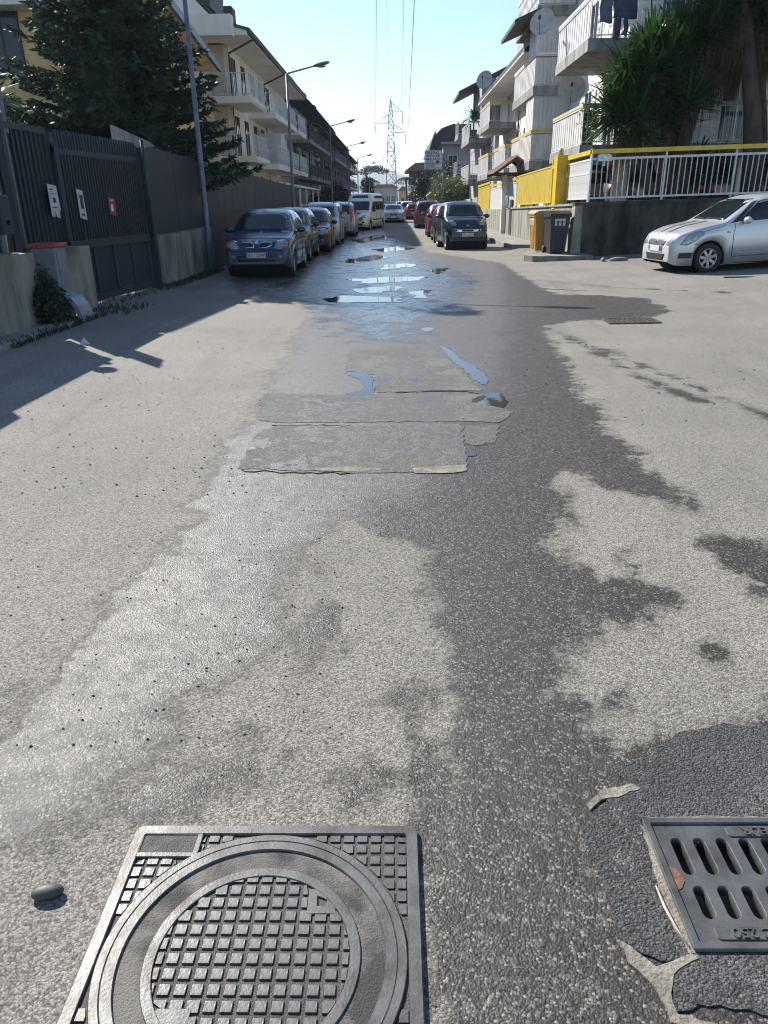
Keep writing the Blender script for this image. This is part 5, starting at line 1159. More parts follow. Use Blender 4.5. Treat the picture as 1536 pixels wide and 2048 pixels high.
class Car:
    """a car body lofted along its length (front at -x); glass, lamps and trim are laid on its surface"""
    def __init__(s, sp):
        s.sp = sp; L_, W_ = sp['L'], sp['W']; s.L, s.W = L_, W_
        top = smooth_tab(sp['top'], L_, k=sp.get('sm', 4)); belt = smooth_tab(sp['belt'], L_, k=6); plan = smooth_tab(sp['plan'], L_, k=3); gcv = smooth_tab(sp.get('sill', [(0, .26), (.3, .2), (L_ - .3, .2), (L_, .3)]), L_, k=4)
        s.ax = (sp['fo'], sp['fo'] + sp['wb']); s.r = sp['r']; ra = s.r + sp.get('arch', .055)
        tum = sp.get('tum', .30)
        st_ = sorted(set([round(L_ * i / 70, 4) for i in range(71)] + [0.02, .05, L_ - .05, L_ - .02] + [round(c_ + ra * math.cos(R(t)), 4) for c_ in s.ax for t in range(0, 181, 10)]))
        st_ = [x for x in st_ if 0 <= x <= L_]
        rings = []
        for x in st_:
            hw_ = W_ / 2 * plan(x); zt = top(x); zb = min(belt(x), zt - .015); z0 = gcv(x)
            for c_ in s.ax:
                if abs(x - c_) < ra: z0 = max(z0, s.r + math.sqrt(max(0, ra * ra - (x - c_) ** 2)) - .01)
            h_ = zt - zb; k = min(1, h_ / .35); z0 = min(z0, zb - .06); zm = z0 + (zb - z0) * .5
            fl_ = .012 * max(0, 1 - min(abs(x - c_) for c_ in s.ax) / (ra * 1.5)) * 1.5
            ro = hw_ * .965 - tum * h_
            cp = [(hw_ * .90, z0), (hw_ * .985 + fl_, z0 + .012), (hw_ + fl_ * .6, zm), (hw_ * .992, zb - .10 * min(1, (zb - z0) * 2)), (hw_ * .968, zb), (hw_ * .965 - tum * h_ * .5, zb + h_ * .5), (ro - .015 * k, zt - .09 * k), (ro - .10 * k - .02, zt - .012 * k - .004), (ro * .5, zt + .018 * (1 - .3 * k)), (0, zt + .025)]
            rings.append(cp)
        n = len(rings[0]); V_ = []; F_ = []
        for x, cp in zip(st_, rings):
            for (y, z) in cp: V_.append((x - L_ / 2, -y, z))
            for (y, z) in reversed(cp[:-1]): V_.append((x - L_ / 2, y, z))
        m = 2 * n - 1
        for i in range(len(st_) - 1):
            for j in range(m - 1): F_.append((i * m + j, (i + 1) * m + j, (i + 1) * m + j + 1, i * m + j + 1))
        F_.append(tuple(range(0, m))); F_.append(tuple((len(st_) - 1) * m + j for j in range(m - 1, -1, -1)))
        s.V, s.F = V_, F_
        s.bvh = BVHTree.FromPolygons([Vector(v) for v in V_], F_)
    def body_mesh(s, mat):
        mb = MB(); mb.add(s.V, s.F[:-2], True); mb.add([s.V[i] for i in s.F[-2]], [tuple(range(len(s.F[-2])))]); mb.add([s.V[i] for i in s.F[-1]], [tuple(range(len(s.F[-1])))])
        return mb.mesh('body', mat)
    def hit(s, view, a, b):
        """surface point seen from a side: front/rear take (y, z), left/right (x, z), top (x, y); x runs from the front bumper"""
        hl = s.L / 2
        o, d = {'front': ((-9, a, b), (1, 0, 0)), 'rear': ((9, a, b), (-1, 0, 0)), 'left': ((a - hl, -5, b), (0, 1, 0)), 'right': ((a - hl, 5, b), (0, -1, 0)), 'top': ((a - hl, b, 5), (0, 0, -1))}[view]
        p, nr, _, _ = s.bvh.ray_cast(Vector(o), Vector(d))
        if p is None:
            q = Vector(o) + Vector(d) * (9 - hl if view in ('front', 'rear') else 5 - s.W / 2); p, nr, _, _ = s.bvh.find_nearest(q)
        if nr.dot(Vector(d)) > 0: nr = -nr
        return p, nr
    def decal(s, view, poly, off=.006, step=.07):
        """patch laid on the body, following its curve, with a rim going back into it"""
        pts = jag(poly, step, 0, random.Random(0)); n = len(pts); cx = sum(p[0] for p in pts) / n; cy = sum(p[1] for p in pts) / n
        mb = MB(); V_ = []
        for p in pts:
            q, nr = s.hit(view, *p); V_.append(q - nr * .012)
        for k in (1, .8, .55, .28):
            for p in pts:
                q, nr = s.hit(view, cx + (p[0] - cx) * k, cy + (p[1] - cy) * k); V_.append(q + nr * off)
        q, nr = s.hit(view, cx, cy); V_.append(q + nr * off)
        F_ = [(r * n + i, r * n + (i + 1) % n, (r + 1) * n + (i + 1) % n, (r + 1) * n + i) for r in range(4) for i in range(n)] + [(4 * n + i, 4 * n + (i + 1) % n, 5 * n) for i in range(n)]
        if view in ('rear', 'left', 'top'): F_ = [tuple(reversed(f)) for f in F_]
        mb.add(V_, F_, True); return mb
    def strip(s, view, pts, wd, off=.003):
        mb = MB(); P_ = []
        fine = jag(pts, .06, 0, random.Random(0), closed=False) + [pts[-1]]
        for p in fine: q, nr = s.hit(view, *p); P_.append(q + nr * off)
        mb.tube(P_, wd / 2, 5, True); return mb
def mirror(poly): return [(-a, b) for a, b in poly]

def make_car(sp, paint, detail=True):
    """mesh data for every part: list of (name, mesh, parent index, matrix)"""
    c = Car(sp); L_, W_ = sp['L'], sp['W']; out = []
    def add(nm, mb, mat, par=None, mx=None): out.append((nm, mb.mesh(nm, mat) if isinstance(mb, MB) else mb, par, mx)); return len(out) - 1
    add('body', c.body_mesh(paint), None)
    ub = MB(); ub.box((-L_ / 2 + .25, -W_ / 2 + .16, .16), (L_ / 2 - .25, W_ / 2 - .16, .62)); add('underbody', ub, M_under)
    for cx in c.ax:
        w_ = MB(); w_.lathe([(c.r + .05, -W_ / 2 + .10), (c.r + .05, W_ / 2 - .10)], 20, (cx - L_ / 2, 0, c.r), 'y'); add('wheel_well', w_, M_under)
    t, rim, bk = wheel_meshes(c.r, sp.get('tw', .19), sp.get('spokes', 7))
    for cx in c.ax:
        for sg in (-1, 1):
            mx = Matrix.Translation((cx - L_ / 2, sg * (W_ / 2 - .115), c.r)) @ (Matrix.Identity(4) if sg < 0 else Matrix.Rotation(math.pi, 4, 'Z'))
            i = add('wheel', t, None, None, mx); add('rim', rim, None, i); add('brake_disc', bk, None, i)
    for nm, view, poly, mat, both in sp['parts']:
        off = .005
        if isinstance(mat, tuple): mat, off = mat
        if both == 'y':
            for pl_ in (poly, mirror(poly)): add(nm, c.decal(view, pl_, off), mat)
        elif both == 'lr':
            for v in ('left', 'right'): add(nm, c.decal(v, poly, off), mat)
        else: add(nm, c.decal(view, poly, off), mat)
    for nm, view, pts, wd, mat in sp.get('lines', []):
        if view == 'lr':
            for v in ('left', 'right'): add(nm, c.strip(v, pts, wd), mat)
        else: add(nm, c.strip(view, pts, wd), mat)
    mx_, mz = sp['mirror']
    for sg in (-1, 1):
        p, nr = c.hit('left' if sg < 0 else 'right', mx_, mz - .06)
        m = MB(); m.ell((p.x - .01, p.y + sg * .12, mz), (.075, .11, .075), 14, 8); m.tube([(p.x, p.y - sg * .02, mz - .07), (p.x, p.y + sg * .08, mz - .03)], .022, 6); add('door_mirror', m, sp.get('mirror_mat') or paint)
    if 'plate' in sp:
        pv, pz, txt = sp['plate']; a = .26
        p, nr = c.hit(pv, 0, pz); sg = -1 if pv == 'front' else 1
        m = MB(); m.box((min(p.x, p.x + sg * .03), -a, pz - .055), (max(p.x, p.x + sg * .03), a, pz + .055)); i = add('number_plate', m, M_plate)
        x = p.x + sg * .031
        for q in (-1, 1): m = MB(); m.box((min(x, x + sg * .002), q * (a - .025) - .024, pz - .052), (max(x, x + sg * .002), q * (a - .025) + .024, pz + .052)); add('blue_band', m, M_blue, i)
        if txt:
            mt = Matrix.Translation((x + sg * .003, 0, pz)) @ (Matrix.Rotation(R(-90), 4, 'Z') if pv == 'front' else Matrix.Rotation(R(90), 4, 'Z')) @ Matrix.Rotation(R(90), 4, 'X')
            add('lettering', text_mesh(txt, .10, M_ink, .001, .95), None, i, mt)
    for (x0, y0, z0, x1, y1, z1) in sp.get('wipers', []):
        p0, n0 = c.hit('front', y0, z0); p1, n1 = c.hit('front', y1, z1); m = MB(); m.bar(p0 + n0 * .02, p1 + n1 * .012, .018); add('wiper', m, M_black)
    if 'antenna' in sp: x, z = sp['antenna']; m = MB(); m.tube([(x - L_ / 2, 0, z), (x - L_ / 2 + .25, 0, z + .35)], .005, 5); add('aerial', m, M_black)
    return out
def put_car(name, label, cat, parts, loc, rz, group=None, repaint=None):
    t = thing(name, label, cat, loc, rz, group); objs = []
    for nm, me, par, mx in parts:
        if repaint and nm in ('body', 'door_mirror') and me.materials[0].name.startswith('paint'): me = me.copy(); me.materials[0] = repaint
        o = bpy.data.objects.new(nm, me); link(o, t if par is None else objs[par])
        if mx is not None: o.matrix_basis = mx
        objs.append(o)
    return t
def rect(a0, a1, b0, b1): return [(a0, b0), (a1, b0), (a1, b1), (a0, b1)]

# ---- small hatchback of the nineties (the dark blue one by the gate)
P_navy = carpaint('paint_navy', (.007, .042, .092), .2, .25)
hatch = dict(L=3.72, W=1.60, fo=.72, wb=2.36, r=.285, spokes=7, tum=.30,
    top=[(0, .60), (.05, .74), (.35, .86), (.95, .95), (1.02, .96), (1.62, 1.38), (1.95, 1.45), (2.7, 1.46), (3.2, 1.40), (3.42, 1.25), (3.62, .95), (3.70, .8), (3.72, .7)],
    belt=[(0, .58), (.35, .83), (1.0, .92), (2.0, .94), (3.3, .98), (3.72, .7)],
    plan=[(0, .80), (.06, .88), (.2, .955), (.5, .99), (1.2, 1), (2.8, 1), (3.4, .96), (3.66, .90), (3.72, .84)],
    sill=[(0, .30), (.15, .22), (.5, .2), (3.2, .2), (3.5, .26), (3.72, .36)],
    mirror=(1.42, 1.0), plate=('front', .50, 'BT 132NP'),
    parts=[('windscreen', 'front', [(-.60, 1.0), (.60, 1.0), (.53, 1.32), (.47, 1.38), (-.47, 1.38), (-.53, 1.32)], M_glass, ''),
           ('rear_window', 'rear', [(-.55, 1.02), (.55, 1.02), (.48, 1.32), (-.48, 1.32)], M_glass, ''),
           ('side_window', 'left', [(1.28, 1.0), (2.18, 1.0), (2.18, 1.36), (1.80, 1.36), (1.66, 1.30)], M_glass, 'lr'), ('side_window', 'left', [(2.26, 1.0), (2.95, 1.02), (2.98, 1.15), (2.86, 1.33), (2.26, 1.36)], M_glass, 'lr'),
           ('headlight', 'front', [(.40, .64), (.58, .62), (.68, .66), (.70, .76), (.62, .82), (.46, .80)], M_lamp, 'y'), ('indicator', 'front', [(.635, .64), (.70, .67), (.71, .76), (.655, .80)], (M_amber, .010), 'y'),
           ('grille_surround', 'front', [(.05, .66), (.24, .655), (.35, .70), (.35, .78), (.12, .785), (.05, .74)], M_chrome, 'y'), ('grille', 'front', [(.07, .675), (.235, .67), (.33, .71), (.33, .762), (.13, .768), (.07, .73)], (M_black, .009), 'y'),
           ('badge', 'front', [(.05 * math.cos(i * .7), .765 + .035 * math.sin(i * .7)) for i in range(9)], (M_chrome, .012), ''),
           ('lower_grille', 'front', [(-.42, .36), (.42, .36), (.46, .46), (.40, .49), (-.40, .49), (-.46, .46)], M_black, ''), ('bumper_trim', 'front', [(-.70, .315), (.70, .315), (.72, .345), (-.72, .345)], pm('grey_trim', (.12, .13, .14), .5, scale=8), ''),
           ('fog_lamp', 'front', [(.54 + .05 * math.cos(i * .7), .46 + .04 * math.sin(i * .7)) for i in range(9)], M_lamp, 'y'), ('tail_light', 'rear', rect(.55, .70, .68, .95), M_red, 'y'), ('door_handle', 'left', rect(2.0, 2.14, .86, .885), (M_black, .015), 'lr'), ('rub_strip', 'left', rect(1.15, 2.6, .52, .565), (M_black, .010), 'lr')],
    lines=[('door_seam', 'lr', [(1.24, .3), (1.24, .93), (1.30, .98)], .010, M_under), ('door_seam', 'lr', [(2.22, .3), (2.22, 1.0)], .010, M_under), ('bonnet_seam', 'front', [(-.72, .80), (-.6, .845), (0, .86), (.6, .845), (.72, .80)], .008, M_under), ('bumper_seam', 'front', [(-.70, .595), (0, .60), (.70, .595)], .010, M_under), ('grille_bar', 'front', [(-.44, .425), (.44, .425)], .015, M_galv)],
    wipers=[(0, -.45, 1.0, 0, .02, 1.02), (0, .05, 1.0, 0, .5, 1.02)], antenna=(2.9, 1.46))
mic = make_car(hatch, P_navy)
put_car('parked_car', 'dark blue small hatchback parked by the fence, facing with its number plate', 'car', mic, (-3.18, 19.72, 0), R(90), 'cars parked along the kerb')
hatch2 = dict(hatch); hatch2.pop('plate'); hatch2['parts'] = [p for p in hatch['parts'] if p[0] not in ('badge', 'grille_surround')]; 
hz = make_car(hatch2, carpaint('paint_generic', (.02, .022, .026)))
put_car('parked_car', 'dark grey hatchback parked right behind the dark blue one', 'car', hz, (-3.28, 24.35, 0), R(90), 'cars parked along the kerb')
put_car('parked_car', 'maroon hatchback parked third behind the dark blue one', 'car', hz, (-3.05, 28.6, -.04), R(91), 'cars parked along the kerb', carpaint('paint_maroon', (.06, .012, .016)))

# ---- tall people carrier
mpv = dict(L=4.15, W=1.72, fo=.8, wb=2.6, r=.30, spokes=7, tum=.2,
    top=[(0, .62), (.05, .78), (.4, .96), (.95, 1.06), (1.65, 1.56), (2.0, 1.64), (3.4, 1.64), (3.85, 1.55), (4.05, 1.1), (4.13, .85), (4.15, .7)],
    belt=[(0, .6), (.5, .92), (1.1, 1.0), (3.8, 1.04), (4.15, .7)], plan=[(0, .80), (.06, .88), (.25, .96), (.6, 1), (3.7, 1), (4.05, .95), (4.15, .86)],
    mirror=(1.5, 1.1), plate=('front', .5, None),
    parts=[('windscreen', 'front', [(-.66, 1.1), (.66, 1.1), (.58, 1.52), (-.58, 1.52)], M_glass, ''), ('rear_window', 'rear', [(-.62, 1.08), (.62, 1.08), (.56, 1.5), (-.56, 1.5)], M_glass, ''),
           ('side_window', 'left', [(1.35, 1.07), (2.2, 1.07), (2.2, 1.52), (1.85, 1.52)], M_glass, 'lr'), ('side_window', 'left', [(2.28, 1.07), (3.1, 1.07), (3.1, 1.52), (2.28, 1.52)], M_glass, 'lr'), ('side_window', 'left', [(3.18, 1.08), (3.75, 1.1), (3.65, 1.5), (3.18, 1.52)], M_glass, 'lr'),
           ('headlight', 'front', [(.42, .66), (.72, .66), (.76, .84), (.48, .82)], M_lamp, 'y'), ('grille', 'front', rect(-.36, .36, .68, .8), M_black, ''), ('lower_grille', 'front', rect(-.5, .5, .34, .44), M_black, ''), ('tail_light', 'rear', rect(.62, .78, .75, 1.4), M_red, 'y'), ('roof_rail', 'top', rect(1.9, 3.6, .52, .56), (M_black, .04), 'y2')],
    lines=[('door_seam', 'lr', [(1.3, .32), (1.3, 1.02)], .01, M_under), ('door_seam', 'lr', [(2.24, .32), (2.24, 1.05)], .01, M_under), ('door_seam', 'lr', [(3.14, .6), (3.14, 1.05)], .01, M_under)])
mpv['parts'] = [p if p[4] != 'y2' else p[:4] + ('',) for p in mpv['parts']] + [('roof_rail', 'top', rect(1.9, 3.6, -.56, -.52), (M_black, .04), '')]
mp = make_car(mpv, carpaint('paint_generic_mpv', (.30, .33, .37), .5))
put_car('parked_car', 'pale silver people carrier parked behind the maroon hatchback', 'car', mp, (-3.1, 33.4, -.05), R(90), 'cars parked along the kerb')
put_car('parked_car', 'silver people carrier with red tail lights facing away before the white van', 'car', mp, (-2.85, 41.6, -.05), R(-90), 'cars parked along the kerb')
# small dropside pickup between them
t = thing('pickup_truck', 'small dropside pickup standing between the two silver people carriers', 'pickup truck', (-3.1, 37.6, 0))
for a, b in (((-3.85, 37.0, .75), (-3.80, 38.9, 1.15)), ((-2.40, 37.0, .75), (-2.35, 38.9, 1.15)), ((-3.8, 36.95, .75), (-2.4, 37.0, 1.15)), ((-3.8, 38.86, .75), (-2.4, 38.9, 1.15))): MB().box(a, b).build('side_board', pm('faded_board', (.32, .31, .28), .7, scale=4), t)
MB().box((-3.85, 36.9, .6), (-2.35, 38.95, .75)).build('bed', M_galv, t); MB().prism([(36.0, .5), (36.9, .5), (36.9, 1.45), (36.35, 1.45), (36.0, .95)], -3.75, -2.45, 'x').build('cab', carpaint('paint_white2', (.45, .45, .44), 0), t)
MB().prism([(35.99, .98), (36.33, 1.40), (36.34, 1.38), (36.0, .96)], -3.65, -2.55, 'x').build('windscreen', M_glass, t)
MB().box((-3.5, 36.1, .3), (-2.7, 38.8, .6)).build('chassis', M_under, t)
wt, wr, wb_ = wheel_meshes(.27, .17, 7)
for x, y in ((-3.72, 36.5), (-2.48, 36.5), (-3.72, 38.4), (-2.48, 38.4)):
    o = bpy.data.objects.new('wheel', wt); link(o, t); o.location = (x + 3.1, y - 37.6, .27); o.rotation_euler = (0, 0, R(-90 if x < -3 else 90))
    q = bpy.data.objects.new('rim', wr); link(q, o)

# ---- high roofed van coming up the street
van = dict(L=4.75, W=1.83, fo=.9, wb=3.1, r=.32, spokes=5, tum=.12, sm=3,
    top=[(0, .62), (.05, .86), (.5, 1.02), (.95, 1.10), (1.05, 1.14), (1.62, 1.72), (1.8, 1.84), (2.05, 2.08), (2.5, 2.14), (4.55, 2.12), (4.68, 1.95), (4.75, 1.0)],
    belt=[(0, .6), (.5, .95), (1.1, 1.06), (4.5, 1.1), (4.75, .9)], plan=[(0, .78), (.08, .88), (.3, .96), (.7, 1), (4.5, 1), (4.75, .95)],
    mirror=(1.35, 1.15), mirror_mat=M_black, plate=('front', .50, None),
    parts=[('windscreen', 'front', [(-.74, 1.16), (.74, 1.16), (.70, 1.68), (-.70, 1.68)], M_glass, ''), ('roof_window', 'front', [(-.55, 1.86), (.55, 1.86), (.45, 2.02), (-.45, 2.02)], M_glass, ''),
           ('side_window', 'left', [(1.2, 1.14), (2.2, 1.14), (2.2, 1.68), (1.75, 1.68)], M_glass, 'lr'), ('side_window', 'left', rect(2.3, 3.3, 1.16, 1.68), M_glass, 'lr'), ('side_window', 'left', rect(3.4, 4.45, 1.16, 1.68), M_glass, 'lr'), ('side_window', 'left', rect(2.4, 4.4, 1.84, 2.0), M_glass, 'lr'),
           ('headlight', 'front', [(.46, .70), (.74, .74), (.80, .92), (.56, .88)], M_lamp, 'y'), ('grille', 'front', [(-.6, .58), (.6, .58), (.66, .70), (.5, .73), (-.5, .73), (-.66, .70)], M_black, ''), ('bumper', 'front', [(-.72, .30), (.72, .30), (.74, .43), (-.74, .43)], M_black, ''), ('fog_lamp', 'front', rect(.58, .72, .44, .54), M_black, 'y'), ('rub_strip', 'left', rect(1.45, 3.6, .58, .66), (M_black, .012), 'lr'), ('tail_light', 'rear', rect(.78, .88, .8, 1.4), M_red, 'y')],
    lines=[('door_seam', 'lr', [(1.2, .35), (1.2, 1.1)], .012, M_under), ('door_seam', 'lr', [(2.25, .35), (2.25, 1.7)], .012, M_under), ('door_seam', 'lr', [(3.35, .35), (3.35, 1.7)], .012, M_under)])
vn = make_car(van, carpaint('paint_van', (.74, .75, .76), 0, .3))
put_car('van', 'white high roofed passenger van driving up the street', 'van', vn, (-2.05, 50.6, -.05), R(77))

# ---- saloon / estate nose
sal = dict(L=4.3, W=1.76, fo=.8, wb=2.66, r=.31, spokes=7, tum=.28,
    top=[(0, .6), (.05, .74), (.4, .88), (1.2, .99), (1.28, 1.0), (1.95, 1.36), (2.3, 1.42), (3.1, 1.42), (3.6, 1.25), (3.9, 1.04), (4.2, 1.0), (4.28, .85), (4.3, .7)],
    belt=[(0, .58), (.4, .85), (1.3, .95), (3.5, 1.0), (4.3, .8)], plan=[(0, .80), (.06, .88), (.25, .96), (.6, 1), (3.7, 1), (4.15, .94), (4.3, .84)], mirror=(1.65, 1.02), plate=('front', .48, None),
    parts=[('windscreen', 'front', [(-.66, 1.04), (.66, 1.04), (.54, 1.36), (-.54, 1.36)], M_glass, ''), ('rear_window', 'rear', [(-.6, 1.06), (.6, 1.06), (.5, 1.34), (-.5, 1.34)], M_glass, ''), ('side_window', 'left', [(1.6, 1.03), (2.35, 1.03), (2.35, 1.35), (2.05, 1.34)], M_glass, 'lr'), ('side_window', 'left', [(2.43, 1.03), (3.3, 1.05), (3.1, 1.33), (2.43, 1.35)], M_glass, 'lr'),
           ('headlight', 'front', [(.38, .62), (.72, .64), (.74, .76), (.40, .74)], M_lamp, 'y'), ('grille', 'front', rect(.03, .28, .60, .73), M_black, 'y'), ('lower_grille', 'front', rect(-.5, .5, .30, .42), M_black, ''), ('tail_light', 'rear', rect(.45, .76, .74, .92), M_red, 'y')],
    lines=[('door_seam', 'lr', [(1.5, .32), (1.5, .98)], .01, M_under), ('door_seam', 'lr', [(2.39, .32), (2.39, 1.0)], .01, M_under)])
sl = make_car(sal, carpaint('paint_saloon', (.34, .36, .38), .5))
put_car('car', 'pale silver saloon driving up the street behind the white van', 'car', sl, (-.12, 66, -.05), R(90))
put_car('car', 'dark blue car half hidden between the van and the silver saloon', 'car', sl, (-1.25, 74, -.05), R(90), None, carpaint('paint_dblue', (.03, .05, .09), .4))

# ---- two seater city car on the right
smart = dict(L=2.55, W=1.52, fo=.40, wb=1.81, r=.29, spokes=6, tum=.20, sm=5, tw=.18,
    top=[(0, .62), (.04, .78), (.18, .95), (.55, 1.08), (.62, 1.10), (1.02, 1.46), (1.25, 1.54), (1.9, 1.55), (2.2, 1.46), (2.42, 1.05), (2.52, .85), (2.55, .7)],
    belt=[(0, .6), (.3, .9), (.7, 1.02), (2.2, 1.1), (2.55, .8)], plan=[(0, .74), (.05, .84), (.16, .93), (.4, .99), (1.2, 1), (2.1, 1), (2.4, .94), (2.55, .84)], sill=[(0, .30), (.1, .24), (2.3, .24), (2.55, .34)],
    mirror=(.98, 1.08), plate=('front', .50, 'CW 355AY'),
    parts=[('windscreen', 'front', [(-.60, 1.10), (.60, 1.10), (.54, 1.44), (.48, 1.49), (-.48, 1.49), (-.54, 1.44)], M_glass, ''), ('rear_window', 'rear', [(-.5, 1.12), (.5, 1.12), (.46, 1.42), (-.46, 1.42)], M_glass, ''), ('side_window', 'left', [(.92, 1.1), (1.7, 1.12), (1.66, 1.46), (1.26, 1.46)], M_glass, 'lr'),
           ('headlight', 'front', [(.40, .80), (.56, .80), (.63, .92), (.60, .98), (.50, .96), (.42, .90)], M_lamp, 'y'), ('grille_surround', 'front', [(-.48, .635), (-.36, .585), (.36, .585), (.48, .635), (.46, .685), (.32, .672), (-.32, .672), (-.46, .685)], M_chrome, ''), ('grille', 'front', rect(-.20, .20, .602, .655), (M_black, .010), ''), ('fog_lamp', 'front', [(.40 + .03 * math.cos(i * .7), .64 + .028 * math.sin(i * .7)) for i in range(9)], (M_black, .012), 'y'),
           ('bumper', 'front', [(-.62, .31), (.62, .31), (.64, .42), (-.64, .42)], M_black, ''), ('safety_cell', 'left', [(.70, .30), (.95, .40), (1.0, .95), (.90, 1.04), (.82, .7)], (pm('silver_trim', (.20, .21, .22), .4, .4, scale=6), .008), 'lr'), ('tail_light', 'rear', rect(.5, .62, .8, 1.0), M_red, 'y'), ('door_handle', 'left', rect(1.6, 1.72, .92, .945), (M_black, .014), 'lr'), ('badge', 'front', [(.03 * math.cos(i * .7), .80 + .03 * math.sin(i * .7)) for i in range(9)], (M_chrome, .010), '')],
    lines=[('door_seam', 'lr', [(.88, .35), (.86, 1.04)], .01, M_under), ('door_seam', 'lr', [(1.78, .6), (1.8, 1.1)], .01, M_under), ('bonnet_seam', 'front', [(-.6, 1.0), (-.5, 1.04), (.5, 1.04), (.6, 1.0)], .01, M_under), ('bonnet_seam', 'front', [(-.5, .735), (.5, .735)], .008, M_under)],
    wipers=[(0, -.45, 1.1, 0, .05, 1.11), (0, .0, 1.1, 0, .45, 1.12)])
sm = make_car(smart, carpaint('paint_steelblue', (.025, .045, .065), .5, .25))
put_car('parked_car', 'dark blue two seater city car parked facing up the street by the kerb', 'car', sm, (2.38, 28.65, 0), R(96), 'cars parked along the kerb')
rear = dict(hatch2); rear['plate'] = ('rear', .62, None)
rc = make_car(rear, carpaint('paint_rear', (.012, .016, .022)))
put_car('parked_car', 'black hatchback with red tail lights parked behind the two seater', 'car', rc, (2.35, 33.6, 0), R(-90), 'cars parked along the kerb')
put_car('parked_car', 'faded red hatchback parked past the black one', 'car', rc, (2.3, 39.0, 0), R(-90), 'cars parked along the kerb', carpaint('paint_fadedred', (.22, .03, .035)))
mr = dict(mpv); mr['plate'] = ('rear', .7, None); mrr = make_car(mr, carpaint('paint_mpvr', (.045, .035, .04), .4))
put_car('parked_car', 'tall purple brown car seen from behind past the red hatchback', 'car', mrr, (2.08, 51.6, -.05), R(-90), 'cars parked along the kerb')
put_car('parked_car', 'bright red hatchback seen from behind further along the kerb', 'car', rc, (1.75, 75.5, -.05), R(-90), 'cars parked along the kerb', carpaint('paint_red', (.20, .012, .012)))
put_car('parked_car', 'white people carrier parked past the bright red hatchback', 'car', mrr, (1.4, 88, -.05), R(-90), 'cars parked along the kerb', carpaint('paint_white', (.55, .55, .55), 0))
put_car('parked_car', 'dark hatchback parked past the white people carrier', 'car', rc, (1.3, 99, -.05), R(-90), 'cars parked along the kerb')
put_car('parked_car', 'last pale car at the far end of the parked row', 'car', mrr, (.9, 115, -.05), R(-90), 'cars parked along the kerb', carpaint('paint_pale', (.42, .43, .45), .2))

